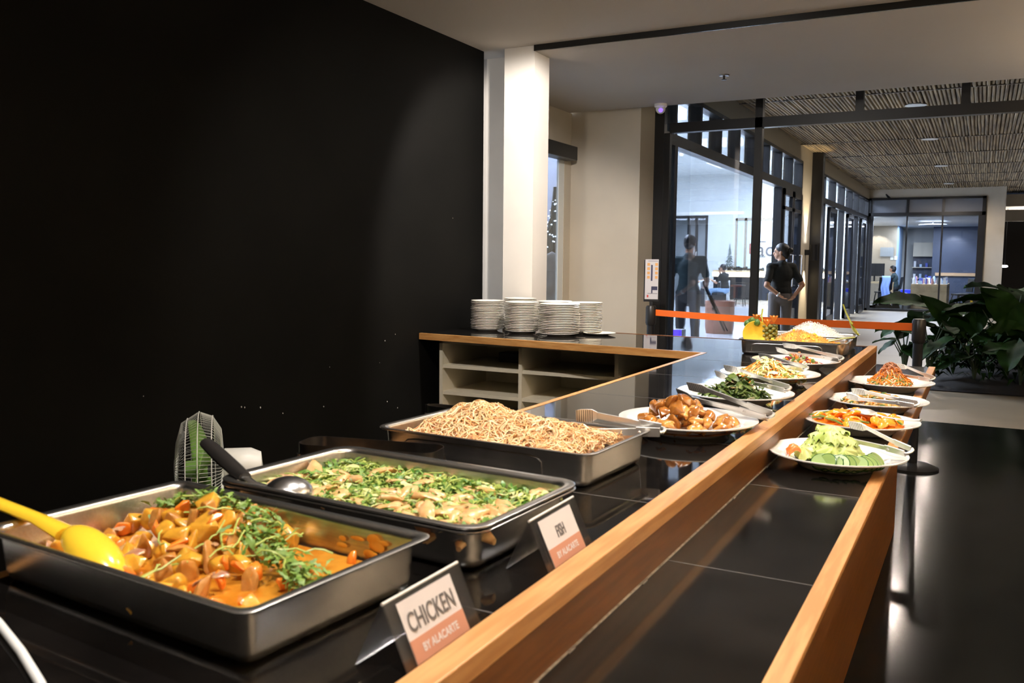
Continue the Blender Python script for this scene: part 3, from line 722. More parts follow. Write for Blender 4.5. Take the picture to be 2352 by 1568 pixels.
FM['bean'] = mat('green_bean', (.13, .22, .04), .3, coat=.3)
FM['mush'] = mat('sauteed_mushroom', (.46, .27, .07), .25, col2=(.28, .15, .03), vscale=60, coat=.4)
FM['beet'] = mat('dark_red_bean', (.22, .02, .03), .2, coat=.5)
FM['brown'] = mat('brown_shredded_topping', (.42, .17, .08), .45)
FM['pale'] = mat('pale_vegetable', (.78, .66, .42), .3)

# ---- pan 1: chicken curry
rn = random.Random(11)
h1 = Heap(P1[0], P1[1], P1[2], .937, lambda u, v: .040*g(u, v, -.11, .06, .10, .06)+.022*g(u, v, -.03, .09, .08, .05)+.016*g(u, v, .05, -.02, .12, .09), tray_in(.235, .132))
ho = Heap(P1[0], P1[1], P1[2], .945, lambda u, v: 0.0, tray_in(.2475, .145))
o = ho.surface('curry_sauce', FM['sauce'], 40, 24, .2475, .145, dz=0); tag(o, 'orange curry sauce filling the nearest pan', 'sauce', kind='stuff')
bias1 = lambda u, v: min(1, .12+g(u, v, -.03, .0, .15, .11)) if not (u > .05 and v > .06) else .06
G1 = 'pieces in the chicken curry'
pieces(h1, [hull_mesh('potato_chunk', FM['potato'], .024, rn) for _ in range(6)], 62, 'potato_chunk', 'golden potato chunk lying in the chicken curry', 'potato chunk', 'potato chunks in the curry', rn, bias1, .003, mind=.017)
pieces(h1, [hull_mesh('carrot_chunk', FM['carrot'], .016, rn, (1.2, 1, .8)) for _ in range(4)], 26, 'carrot_chunk', 'bright orange carrot chunk lying in the chicken curry', 'carrot chunk', 'carrot chunks in the curry', rn, bias1, .009, mind=.02)
pieces(h1, [hull_mesh('chicken_piece', FM['chickenc'], .023, rn, (1.4, .8, .6), 13) for _ in range(4)], 24, 'chicken_piece', 'pale brown chicken piece lying in the chicken curry', 'chicken piece', 'chicken pieces in the curry', rn, bias1, .006, mind=.02)
pieces(h1, [wedge_mesh('onion_slice', FM['onion'], .03, .009, .002, rn) for _ in range(3)], 8, 'onion_slice', 'purple onion slice lying in the chicken curry', 'onion slice', 'onion slices in the curry', rn, bias1, .017, True, mind=.02)
b = MB(); hb = lambda u, v: max(g(u, v, -.17, .075, .045, .03), g(u, v, -.10, .095, .06, .028), g(u, v, -.02, .10, .06, .03), g(u, v, .04, .065, .045, .028), g(u, v, .10, .03, .05, .032), g(u, v, .17, .01, .045, .035))**2
leafbits(h1, b, 560, .022, .0038, rn, .012, .020, hb, lobes=True)
b.mi = 1; strands(h1, b, 34, .065, .0014, rn, 6, .020, .012, .35, lambda u, v: max(hb(u, v), .25*g(u, v, .05, .0, .12, .09)))
o = b.build('herb_garnish', [FM['herb'], FM['stalk']]); tag(o, 'loose green herb leaves scattered over the chicken curry', 'herbs', kind='stuff')
b = MB(); ws = random.Random(4)
for k in range(26):
    u = ws.uniform(-.22, .22); zz = ws.uniform(.952, .976); v = .1385+(zz-.93)*.06
    p = h1.P(u, v); b.ell((p.x, p.y, zz), (ws.uniform(.004, .016), .0008, ws.uniform(.002, .008)), Matrix.Rotation(P1[2], 3, 'Z'), 8, 5)
o = b.build('sauce_smears', FM['sauce']); tag(o, 'thin orange sauce smears on the inner wall of the curry pan', 'sauce', kind='stuff')

# ---- pan 2: fish in green broth
rn = random.Random(12)
h2 = Heap(P2[0], P2[1], P2[2], .962, lambda u, v: .006*g(u, v, .1, -.06, .12, .07)+.003*math.sin(u*60)*math.sin(v*55), tray_in(.235, .135))
ho = Heap(P2[0], P2[1], P2[2], .962, lambda u, v: 0.0, tray_in(.2455, .1435))
tag(ho.surface('green_broth', FM['broth'], 40, 24, .2455, .1435, dz=0), 'oily green broth filling the second pan', 'broth', kind='stuff')
b2 = lambda u, v: 1 if u > -.2 else .3
pieces(h2, [wedge_mesh('fish_piece', FM['fish'], .055, .013, .006, rn) for _ in range(6)], 58, 'fish_piece', 'pale poached fish piece lying in the green broth', 'fish piece', 'fish pieces in the broth', rn, lambda u, v: .14+.86*g(u, v, .15, -.06, .11, .08), .002, True, mind=.014)
pieces(h2, [wedge_mesh('cabbage_piece', FM['cabbage'], .035, .011, .002, rn) for _ in range(5)], 70, 'cabbage_piece', 'pale cabbage piece floating in the green broth', 'cabbage piece', 'cabbage pieces in the broth', rn, b2, .004, True, mind=.01)
b = MB(); hb = lambda u, v: max(.35, g(u, v, -.08, .03, .1, .07), g(u, v, .06, .08, .1, .05), .8*g(u, v, .04, -.11, .1, .03))
leafbits(h2, b, 520, .020, .0036, rn, .001, .010, hb)
b.mi = 1; leafbits(h2, b, 900, .022, .0030, rn, .002, .011, hb); b.mi = 2; strands(h2, b, 420, .045, .0012, rn, 6, .003, .010, .6, hb); leafbits(h2, b, 420, .022, .004, rn, .001, .009)
o = b.build('herb_garnish', [FM['herbdk'], FM['herb'], FM['stalk']]); tag(o, 'chopped green leaves floating over the fish pan', 'herbs', kind='stuff')

# ---- pan 3: fried noodles
rn = random.Random(13)
h3 = Heap(P3[0], P3[1], P3[2], .958, lambda u, v: .052*g(u, v, -.12, .02, .085, .10)+.034*g(u, v, .03, .02, .12, .10)+.012*g(u, v, .17, .0, .07, .12)+.006*math.sin(u*50+v*30)*math.sin(v*45-u*20)+.003*math.sin(u*110)*math.sin(v*95), lambda u, v: abs(u+.005) < .215 and abs(v) < .132)
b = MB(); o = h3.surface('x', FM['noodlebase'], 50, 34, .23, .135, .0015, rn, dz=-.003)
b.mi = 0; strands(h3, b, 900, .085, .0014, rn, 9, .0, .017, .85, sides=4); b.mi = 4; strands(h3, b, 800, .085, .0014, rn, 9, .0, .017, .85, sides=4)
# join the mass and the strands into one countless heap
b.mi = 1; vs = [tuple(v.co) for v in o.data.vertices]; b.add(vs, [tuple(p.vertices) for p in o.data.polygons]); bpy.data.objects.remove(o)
b.mi = 2; leafbits(h3, b, 150, .013, .0035, rn, .006, .006); b.mi = 3; leafbits(h3, b, 30, .015, .003, rn, .006, .005)
FM['noodle2'] = mat('pale_noodle', (.84, .62, .36), .4, sss=.1)
o = b.build('noodle_heap', [FM['noodle'], FM['noodlebase'], FM['ham'], FM['stalk'], FM['noodle2']]); tag(o, 'tangled heap of fried noodles with reddish bits filling the third pan', 'noodles', kind='stuff')

# ---- pans 4 and 5: rice
def rice(name, label, PP, m, hf, hx, hy, n, seed, mats=None, z0=.955):
    rn = random.Random(seed); hp = Heap(PP[0], PP[1], PP[2], z0, hf, tray_in(hx, hy)); o = hp.surface('x', m, 60, 34, hx, hy, .0022, rn)
    b = MB(); b.add([tuple(v.co) for v in o.data.vertices], [tuple(p.vertices) for p in o.data.polygons]); bpy.data.objects.remove(o)
    for k in range(n):
        u, v = hp.pick(rn); p = hp.P(u, v, rn.uniform(-.002, .004)); b.mi = rn.choice((0, 0, 1)) if mats and len(mats) > 1 else 0
        b.ell(p, (.0045, .0016, .0016), Euler((rn.uniform(-1, 1), rn.uniform(-1, 1), rn.uniform(0, 6))).to_matrix(), 5, 4)
    o = b.build(name, mats or m); return tag(o, label, 'rice', kind='stuff'), hp
_, h4 = rice('yellow_rice', 'mound of yellow fried rice in the far pan', P4, FM['yrice'], lambda u, v: .078*g(u, v, .01, .0, .12, .11)+.018*g(u, v, .15, 0, .07, .1)+.003*math.sin(u*70)*math.cos(v*60), .225, .135, 1500, 5, [FM['yrice'], mat('orange_rice_grain', (.84, .40, .12), .4)])
_, h5 = rice('white_rice', 'mound of plain white rice in the farthest pan', P5, FM['wrice'], lambda u, v: .090*g(u, v, -.0, .02, .10, .10)+.05*g(u, v, .12, .02, .09, .1)+.02*g(u, v, -.17, 0, .07, .1)+.004*math.sin(u*80)*math.cos(v*60), .228, .138, 1500, 6, z0=.952)
rn = random.Random(8)
pieces(h4, [hull_mesh('pineapple_chunk', mat('pineapple_flesh', (.88, .60, .06), .3, sss=.1, coat=.2), .011, rn) for _ in range(3)], 34, 'pineapple_chunk', 'small yellow pineapple chunk in the yellow rice', 'pineapple chunk', 'pineapple chunks in the yellow rice', rn, None, .002, mind=.014)
# hollowed pineapple half with carved flower garnish
pn = thing('pineapple_half', 'hollowed pineapple half standing in the far rice pan', 'pineapple', (-.965, 4.36, .955), 0)
b = MB(); b.lathe([(.001, -.01), (.035, -.008), (.058, .0), (.066, .012), (.064, .014), (.05, .006), (.001, -.001)], 28, (0, 0, .055), (.35, -.92, .12)); b.build('flesh', mat('pineapple_cut_face', (.82, .58, .05), .35, col2=(.70, .42, .03), vscale=12), pn)
b = MB()
for k in range(9):
    for j in range(6):
        a = 2*math.pi*j/6+k*.5; b.ell((.055+.03*math.cos(a), .04+.03*math.sin(a), .0+k*.012), (.013, .013, .010), n=6, m=4)
b.build('rind', mat('pineapple_rind', (.25, .20, .03), .5, col2=(.12, .14, .02), vscale=40, bump=.4), pn)
b = MB(); rn = random.Random(3)
for k in range(5):
    b.ell((-.045+.012*k, .0+.008*(k % 2), .105+.008*(k % 3)), (.016, .012, .018), n=8, m=6)
b.build('green_pepper', mat('green_pepper', (.09, .19, .04), .3, coat=.3), pn)
fl = thing('carrot_flower', 'orange carved vegetable flower on top of the pineapple half', 'garnish', (-.915, 4.375, 1.06))
b = MB()
for cx, cy, cz in ((0, 0, 0), (-.055, .01, .022), (.03, .0, .02)):
    for k in range(7):
        a = k*2*math.pi/7; d = Vector((math.cos(a)*.7, math.sin(a)*.7, .8))
        b.tube([(cx, cy, cz-.01), (cx+d.x*.016, cy+d.y*.016, cz+.012), (cx+d.x*.03, cy+d.y*.03, cz+.024)], [.005, .010, .002], 6, sq=.35)
b.build('petals', mat('carved_carrot', (.95, .30, .05), .3, sss=.1), fl)
b = MB(); b.tube([(-.03, 0, .03), (-.025, .0, .075)], .004, 6); b.tube([(-.02, 0, -.01), (-.03, 0, .05)], .003, 6)
b.build('stem', mat('lime_stem', (.55, .60, .12), .4), fl)
def chopped(name, label, cat, X, Y, mats, n, R0, H0, rng, size, z0=.945, base=None):
    pass

# ---------------------------------------------------------------- oval plates
def serving_plate(label, X, Y, z, R_=.175, group='white serving plates'):
    t = thing('serving_plate', label, 'plate', (X, Y, z), group=group)
    p = [(.001, .004), (.082, .004), (.086, 0), (.093, 0), (.096, .004), (.118, .020), (.145, .029), (R_-.003, .0345), (R_, .036), (R_, .0385), (R_-.004, .039), (.145, .033), (.122, .026), (.10, .011), (.085, .008), (.001, .0075)]
    b = MB(); b.lathe(p, 64); b.build('plate_body', MT['porc'], t, ang=60); return t
UP = [(-.655, 2.205), (-.665, 2.745), (-.672, 3.285), (-.672, 3.80)]
LO = [(-.303, 2.335), (-.306, 2.86), (-.305, 3.32), (-.311, 3.87)]
UL = ['of brown braised pork cubes, nearest on the upper counter', 'of dark cooked greens, second on the upper counter', 'of pale noodle salad, third on the upper counter', 'of chopped vegetable salad, farthest on the upper counter']
LL = ['of lettuce and cucumber, nearest on the lower counter', 'of orange curry, second on the lower counter', 'of brown mushrooms, third on the lower counter', 'of shredded carrot salad, farthest on the lower counter']
for (x, y), l in zip(UP, UL): serving_plate('round white plate '+l, x, y, CT, .178)
for (x, y), l in zip(LO, LL): serving_plate('round white plate '+l, x, y, LT+.001, .169)

rn = random.Random(31)
# braised pork
cfun = lambda H, s, a=0, b_=0: (lambda u, v: H*g(u, v, a, b_, s, s))
hp = Heap(*UP[0], 0, CT+.012, cfun(.05, .07, -.035, .02), disc_in(.12))
pieces(hp, [hull_mesh('pork_cube', FM['meat'], .030, rn, (1, 1, .9), 12, .2) for _ in range(5)], 20, 'pork_cube', 'shiny brown braised pork cube piled on the nearest upper plate', 'pork cube', 'pork cubes on the plate', rn, lambda u, v: g(u, v, -.035, .02, .07, .06), .014, mind=.022)
pieces(hp, [wedge_mesh('glazed_slice', FM['meatlt'], .05, .017, .008, rn) for _ in range(4)], 30, 'glazed_slice', 'pale glazed slice lying under the braised pork cubes', 'slice', 'glazed slices under the pork', rn, lambda u, v: 1 if v < .03 else .25, .008, True, mind=.016)
b = MB(); b.lathe([(.12, .0), (.115, .003), (.001, .004)], 40, (UP[0][0], UP[0][1], CT+.011)); tag(b.build('brown_gravy', FM['meat']), 'brown gravy under the braised pork', 'gravy', kind='stuff')
# dark greens
hp = Heap(*UP[1], 0, CT+.012, cfun(.060, .06, .01, -.01), disc_in(.098))
b = MB(); leafbits(hp, b, 260, .05, .009, rn, .0, .012); strands(hp, b, 220, .075, .0028, rn, 7, 0, .010, .6, sides=5); b.mi = 1; leafbits(hp, b, 60, .022, .008, rn, .006, .01)
b.mi = 2; leafbits(hp, b, 55, .012, .003, rn, .012, .008, lambda u, v: g(u, v, .0, .0, .03, .03))
tag(b.build('cooked_greens', [FM['greens'], FM['pale'], FM['carrot']]), 'mound of dark cooked leaf greens on the second upper plate', 'greens', kind='stuff')
# pale noodle / cabbage salad
hp = Heap(*UP[2], 0, CT+.012, cfun(.062, .075, -.01, 0), disc_in(.13))
b = MB(); strands(hp, b, 380, .08, .0024, rn, 7, 0, .012, .6, sides=5, flat=.5); leafbits(hp, b, 150, .035, .008, rn, .002, .010)
b.mi = 1; strands(hp, b, 110, .06, .0024, rn, 5, .006, .009, .4, sides=5); b.mi = 2; leafbits(hp, b, 90, .03, .007, rn, .004, .012)
tag(b.build('noodle_salad', [FM['cabbage'], FM['carrot'], FM['lettuce']]), 'mound of pale cabbage and carrot strips on the third upper plate', 'salad', kind='stuff')
# chopped vegetable salad
hp = Heap(*UP[3], 0, CT+.012, cfun(.045, .06, .01, 0), disc_in(.10))
for nm, m_, n, lab in (('carrot_dice', 'carrot', 34, 'orange diced carrot'), ('bean_dice', 'beet', 22, 'dark red bean'), ('pale_dice', 'pale', 34, 'pale diced vegetable'), ('green_dice', 'bean', 26, 'green diced vegetable'), ('onion_dice', 'onion', 18, 'purple diced onion')):
    pieces(hp, [hull_mesh(nm, FM[m_], .0105, rn) for _ in range(3)], n, nm, lab+' in the farthest upper salad plate', 'diced vegetable', nm.replace('_', ' ')+' pieces in the farthest salad', rn, None, .002, mind=.006)
# lettuce plate
def lettuce_leaf(rng, R0):
    ph = rng.uniform(0, 6); el = rng.uniform(.75, 1.1); cu = rng.uniform(.5, 1.3)
    def f(a, c):
        th = c*2*math.pi; e = a**2; rr = R0*a*(1+.10*math.sin(3*th+ph)*e+.05*math.sin(7*th+ph*2)*e)
        z = -cu*R0*.6*a*a+.16*R0*e*math.sin(9*th+ph)+.10*R0*e*math.sin(15*th+ph*3)+.10*R0*math.sin(2*th+ph)*a
        return Vector((rr*math.cos(th)*el, rr*math.sin(th), z))
    b = MB(); b.sheet(f, 12, 44); return b.mesh('lettuce_leaf', FM['lettuce'], True, 80)
lm = [lettuce_leaf(rn, .036) for _ in range(7)]
hp = Heap(*LO[0], 0, LT+.016, cfun(.075, .055, -.02, .012), disc_in(.12))
for k in range(34):
    a = k*2.4; rad = .004+.062*math.sqrt(k/34)*(1 if k else 0); u, v = -.018+rad*1.15*math.cos(a), .012+rad*.85*math.sin(a)
    o = bpy.data.objects.new('lettuce_leaf', lm[k % 7]); COL.objects.link(o); o.location = hp.P(u, v, rn.uniform(.0, .012))
    nrm = Vector((math.cos(a)*rad*14+rn.uniform(-.5, .5), math.sin(a)*rad*14+rn.uniform(-.6, .3), 1.0)).normalized()
    o.rotation_euler = (nrm.to_track_quat('Z', 'Y').to_matrix() @ Matrix.Rotation(rn.uniform(0, 6), 3, 'Z')).to_euler(); sc = rn.uniform(.75, 1.15); o.scale = (sc, sc, sc)
    tag(o, 'curly light green lettuce leaf on the nearest lower plate', 'lettuce leaf', 'lettuce leaves on the plate')
def cuc():
    t = MB(); t.mi = 0; t.lathe([(.0235, -.002), (.0245, -.0015), (.0245, .0015), (.0235, .002)], 28); t.mi = 1; t.lathe([(.0005, -.0021), (.0225, -.0021), (.0225, .0021), (.0005, .0021)], 28)
    return t.mesh('cucumber_slice', [FM['cucskin'], FM['cuc']])
cm = cuc()
for k in range(12):
    a = math.radians(-104+k*8.6); o = bpy.data.objects.new('cucumber_slice', cm); COL.objects.link(o)
    o.location = (LO[0][0]+.098*math.cos(a)+.0, LO[0][1]+.098*math.sin(a), LT+.028); o.rotation_euler = (math.radians(rn.uniform(32, 58)), rn.uniform(-.2, .2), a+math.pi/2+rn.uniform(-.5, .3)); tag(o, 'dark rimmed cucumber slice leaning along the front of the lettuce', 'cucumber slice', 'cucumber slices on the lettuce plate')
for k, (a, c) in enumerate(((200, 'red'), (208, 'yel'), (193, 'g'))):
    o = bpy.data.objects.new('tomato_wedge', wedge_mesh('tomato_wedge', FM['tomato'], .032, .008, .007, rn)); COL.objects.link(o); a = math.radians(a)
    o.location = (LO[0][0]+.108*math.cos(a), LO[0][1]+.108*math.sin(a), LT+.036); o.rotation_euler = (.3, .2, a); tag(o, 'orange tomato wedge at the left edge of the lettuce plate', 'tomato wedge', 'tomato wedges on the lettuce plate')
# orange curry plate
b = MB(); b.lathe([(.135, .0), (.128, .004), (.001, .006)], 48, (LO[1][0]-.01, LO[1][1], LT+.027)); tag(b.build('orange_curry', FM['red']), 'glossy orange red curry sauce on the second lower plate', 'curry', kind='stuff')
hp = Heap(LO[1][0]-.01, LO[1][1], 0, LT+.03, cfun(.020, .07), disc_in(.115))
pieces(hp, [wedge_mesh('squash_slice', FM['squash'], .05, .015, .007, rn) for _ in range(4)], 40, 'squash_slice', 'orange squash slice lying in the plated orange curry', 'squash slice', 'squash slices in the orange curry', rn, None, .003, True, mind=.014)
b = MB(); b.tube([(-.03, 0, 0), (0, 0, .004), (.03, 0, 0)], [.003, .0036, .003], 6); bm_ = b.mesh('green_bean', FM['bean'])
for k in range(13):
    u, v = hp.pick(rn); o = bpy.data.objects.new('green_bean', bm_); COL.objects.link(o); o.location = hp.P(u, v, .010); o.rotation_euler = (0, rn.uniform(-.2, .2), rn.uniform(-.9, .9)); tag(o, 'green bean strip lying on the plated orange curry', 'green bean', 'green beans in the orange curry')
# mushrooms
hp = Heap(*LO[2], 0, LT+.012, cfun(.036, .075), disc_in(.115))
pieces(hp, [wedge_mesh('mushroom_slice', FM['mush'], .045, .013, .006, rn) for _ in range(4)], 46, 'mushroom_slice', 'brown sauteed mushroom slice on the third lower plate', 'mushroom slice', 'mushroom slices on the plate', rn, None, .008, True, mind=.012)
pieces(hp, [wedge_mesh('carrot_slice', FM['carrot'], .045, .006, .003, rn) for _ in range(2)], 8, 'carrot_slice', 'orange carrot slice among the mushrooms', 'carrot slice', 'carrot slices among the mushrooms', rn, None, .012, True)
pieces(hp, [wedge_mesh('zucchini_slice', FM['greens'], .04, .009, .004, rn) for _ in range(2)], 14, 'zucchini_slice', 'dark green zucchini slice among the mushrooms', 'zucchini slice', 'zucchini slices among the mushrooms', rn, None, .010, True)
# shredded carrot salad
hp = Heap(*LO[3], 0, LT+.012, cfun(.070, .056), disc_in(.088))
b = MB(); strands(hp, b, 330, .055, .0017, rn, 5, 0, .020, .35, sides=4); b.mi = 1; strands(hp, b, 130, .05, .002, rn, 5, .004, .010, .3, sides=4)
b.mi = 2; strands(hp, b, 90, .045, .002, rn, 5, .004, .010, .3, sides=4); b.mi = 3; strands(hp, b, 140, .04, .002, rn, 6, .006, .024, .9, lambda u, v: g(u, v, 0, 0, .024, .024), sides=4)
tag(b.build('carrot_salad', [FM['carrot'], FM['bean'], FM['pale'], FM['brown']]), 'tall heap of shredded carrot salad with brown topping on the farthest lower plate', 'salad', kind='stuff')

# ---------------------------------------------------------------- tongs, spoons and ladle
def tongs(label, tip, hinge, spread=.045, roll=0.0, group='steel serving tongs', k_=1.0):
    tip = Vector(tip); hinge = Vector(hinge); d = (tip-hinge); L = d.length; d.normalize()
    side = d.cross(Vector((0, 0, 1))).normalized(); up = side.cross(d)
    side = (side*math.cos(roll)+up*math.sin(roll)); up = side.cross(d)
    t = thing('serving_tongs', label, 'tongs', hinge, 0)
    for s in (-1, 1):
        def P(f, w_, h=0): return d*(L*f)+side*(s*w_)+up*h
        def arm(f0, f1, wa, wb, th0, th1, name, m):
            b = MB(); rs_ = []
            for k in range(6):
                q = k/5; c = P(f0+(f1-f0)*q, wa+(wb-wa)*q); hw = (th0+(th1-th0)*q)*k_
                rs_.append([c+up*hw+side*s*.0025, c+up*hw-side*s*.001, c-up*hw-side*s*.001, c-up*hw+side*s*.0025])
            b.rings(rs_); return b.build(name, m, t, bevel=.0006)
        arm(0, .26, .010, spread*.40, .0080, .0088, 'handle_sleeve', MT['polish'])
        am = arm(.24, .78, spread*.38, spread*.9, .0065, .0058, 'arm', MT['polish'])
        # comb like gripping head
        b = MB(); f0 = .76; f1 = 1.0; b.mi = 0; rs_ = []
        for k in range(5):
            q = k/4; c = P(f0+(f1-f0)*q, spread*.9-(spread*.25)*q); hw = [.006, .0115, .012, .012, .0105][k]*k_
            rs_.append([c+up*hw+side*s*.001, c+up*hw-side*s*.001, c-up*hw-side*s*.001, c-up*hw+side*s*.001])
        b.rings(rs_); b.mi = 1
        for k in range(8):
            q = .25+.7*k/7; c = P(f0+(f1-f0)*q, spread*.9-(spread*.25)*q); b.tube([c-up*.0110*k_, c+up*.0110*k_], .0015, 5)
        b.build('gripping_head', [MT['polish'], MT['slot']], t)
        b = MB(); b.ell(P(.22, spread*.36+.003), (.004, .004, .004), n=8, m=6); b.build('rivet', MT['polish'], t)
    b = MB(); b.tube([side*.012-d*.0, side*.009-d*.006, -d*.009, -side*.009-d*.006, -side*.012], .004, 8); b.build('spring_end', MT['polish'], t)
    return t
tongs('long steel tongs lying across the noodle pan', (-.80, 1.80, .998), (-.605, 1.835, .992), .045, .3, k_=1.35)
tongs('steel tongs resting between the pork plate and the greens plate', (-.765, 2.515, .985), (-.455, 2.245, .975), .03, .45, k_=1.25)
tongs('steel tongs lying over the dark greens', (-.752, 2.885, 1.002), (-.497, 2.69, .985), .03, .45)
tongs('steel tongs under the pale noodle salad', (-.80, 3.62, .972), (-.555, 3.335, .975), .03, .45)
tongs('steel tongs lying across the farthest upper salad', (-.76, 3.905, .995), (-.475, 3.655, .985), .03, .45)
tongs('steel tongs leaning on the right of the lettuce plate', (-.305, 2.44, .925), (-.135, 2.285, .912), .035, .45)
tongs('steel tongs lying across the mushroom plate', (-.385, 3.215, .912), (-.168, 3.11, .908), .025, .45)
tongs('steel tongs on the right of the carrot salad', (-.315, 3.98, .925), (-.152, 3.775, .915), .035, .45)

def spoon_obj(name, label, cat, pts, rads, bowl, brad, m, hm=None, rot=None, flat=.5, handle_to=None):
    t = thing(name, label, cat, pts[0]); o0 = Vector(pts[0])
    b = MB(); b.tube([Vector(p)-o0 for p in pts], rads, 10, sq=flat, up=(0, 0, 1)); b.build('handle', hm or m, t)
    c = Vector(bowl)-o0; b = MB(); prof = []
    for k in range(8): a = k/7*math.pi/2; prof.append((math.sin(a), -math.cos(a)))
    vs = []; n = 24; inner = [(r_ * .94, z_*.90) for r_, z_ in prof[::-1]]
    rings_ = []
    for r2, z2 in prof+inner:
        rings_.append([c+(rot @ Vector((brad[0]*r2*math.cos(2*math.pi*j/n), brad[1]*r2*math.sin(2*math.pi*j/n), brad[2]*z2))) for j in range(n)])
    b.rings(rings_); b.build('bowl', m, t); return t
I3 = Matrix.Identity(3)
# yellow melamine spoon in the curry pan: bowl face down so that its round back shows
spoon_obj('serving_spoon', 'yellow plastic serving spoon lying in the curry pan', 'spoon', [(-1.36, .745, 1.018), (-1.22, .742, 1.006), (-1.13, .740, .998), (-1.07, .738, .988)], [.014, .0125, .0125, .017], (-1.012, .735, .972), (.066, .030, .022), MT['yellow'], rot=Euler((math.pi, .30, math.radians(-10))).to_matrix(), flat=.55)
# ladle with black handle
ld = spoon_obj('ladle', 'steel ladle with a thick black handle resting in the fish pan', 'ladle', [(-1.235, 1.135, 1.022), (-1.17, 1.105, 1.012), (-1.10, 1.075, 1.000), (-1.065, 1.06, .996)], [.0125, .0145, .0135, .0105], (-.985, 1.075, .974), (.042, .042, .030), MT['ladle'], hm=MT['blkplastic'], rot=Euler((math.pi, .0, 0)).to_matrix(), flat=.8)
b = MB(); L0 = Vector((-1.235, 1.135, 1.022)); b.tube([Vector(p)-L0 for p in [(-1.07, 1.062, .997), (-1.04, 1.055, .990), (-1.01, 1.062, .982)]], [.008, .007, .012], 8, sq=.4); b.build('shank', MT['ladle'], ld)
# olive spoons in the rice pans
spoon_obj('rice_spoon', 'olive green plastic spoon standing up in the white rice', 'spoon', [(-.612, 4.70, 1.155), (-.597, 4.70, 1.115), (-.575, 4.70, 1.07), (-.565, 4.70, 1.055)], [.008, .009, .010, .018], (-.548, 4.70, 1.03), (.036, .026, .014), MT['olive'], rot=Euler((0, .95, 0)).to_matrix(), flat=.5)
spoon_obj('rice_spoon', 'olive green plastic spoon lying in the yellow rice pan', 'spoon', [(-.515, 4.42, 1.012), (-.56, 4.41, 1.006), (-.61, 4.40, .995), (-.63, 4.40, .99)], [.008, .009, .011, .018], (-.655, 4.40, .985), (.036, .026, .014), MT['olive'], rot=I3, flat=.5)
# steel spoon in the orange curry
spoon_obj('serving_spoon', 'steel serving spoon leaning in the orange curry plate', 'spoon', [(-.135, 2.79, .908), (-.18, 2.805, .902), (-.235, 2.83, .902), (-.26, 2.84, .905)], [.010, .005, .004, .008], (-.298, 2.852, .905), (.042, .028, .014), MT['polish'], rot=Euler((math.pi, 0, math.radians(160))).to_matrix(), flat=.4)

# ---------------------------------------------------------------- acrylic name tents
def name_tent(word, label, X, Y, L=.152, H=.073, half=.034, size=.03, sx=.72):
    t = thing('name_tent', label, 'sign', (X, Y, CT))
    for s in (-1, 1):
        b = MB(); a = Vector((0, 0, H)); c = Vector((s*half, 0, 0)); n_ = Vector((s*H, 0, half)).normalized()*.0022
        vs = [a+Vector((0, -L/2, 0)), a+Vector((0, L/2, 0)), c+Vector((0, L/2, 0)), c+Vector((0, -L/2, 0))]
        vs2 = [v+n_ for v in vs]; b.add(vs+vs2, [(0, 1, 2, 3), (7, 6, 5, 4), (0, 4, 5, 1), (1, 5, 6, 2), (2, 6, 7, 3), (3, 7, 4, 0)])
        b.build('acrylic_leaf', MT['acryl'], t, smooth=False)
    b = MB(); b.tube([(0, -L/2, H+.001), (0, L/2, H+.001)], .0018, 8); b.build('fold', mat('frosted_acrylic_edge', (.75, .72, .68), .4), t)
    # card insert with frame: local x along +y, local y up the slope
    sl = math.hypot(half, H); ux = Vector((0, 1, 0)); uy = Vector((-half, 0, H))/sl; uz = ux.cross(uy)
    Mx = Matrix(((ux.x, uy.x, uz.x, 0), (ux.y, uy.y, uz.y, 0), (ux.z, uy.z, uz.z, 0), (0, 0, 0, 1)))
    org = Vector((half, 0, 0))
    def card(z0, z1, m, name, off, w_=.108, x0=-.004):
        b = MB(); p = [org+ux*a+uy*(sl*q)+uz*off for a, q in ((x0-w_/2, z0), (x0+w_/2, z0), (x0+w_/2, z1), (x0-w_/2, z1))]
        p2 = [v-uz*.0004 for v in p]; b.add(p+p2, [(0, 1, 2, 3), (7, 6, 5, 4), (0, 4, 5, 1), (1, 5, 6, 2), (2, 6, 7, 3), (3, 7, 4, 0)]); b.build(name, m, t, smooth=False)
    card(.08, .93, MT['paper'], 'card', .0030); card(.08, .40, MT['terra'], 'band', .0034)
    def T(s_, size_, q, m, nm, xs, bold=0): text(s_, size_, m, t, Matrix.Translation(org+uy*(sl*q)+uz*.0036+ux*-.004) @ Mx, nm, xs, .0001, bold)
    T(word, size, .60, MT['ink'], 'lettering', sx, .0004); T('BY ALACARTE', .0125, .235, MT['paper'], 'small_lettering', .9, .0003)
    return t
name_tent('CHICKEN', 'clear acrylic tent sign reading CHICKEN on the counter rail side', -.545, .811)
name_tent('FISH', 'clear acrylic tent sign reading FISH beside the fish pan', -.545, 1.155, size=.024, sx=.62)

# white cable at the near corner
b = MB(); b.tube([(-1.30, .68, .926), (-1.129, .642, .926), (-1.007, .604, .926), (-.912, .570, .926), (-.824, .534, .926), (-.751, .495, .926), (-.70, .44, .926), (-.68, .36, .926)], .0052, 10)
tag(b.build('cable', MT['cableW']), 'thick white cable lying on the near left corner of the counter', 'cable')
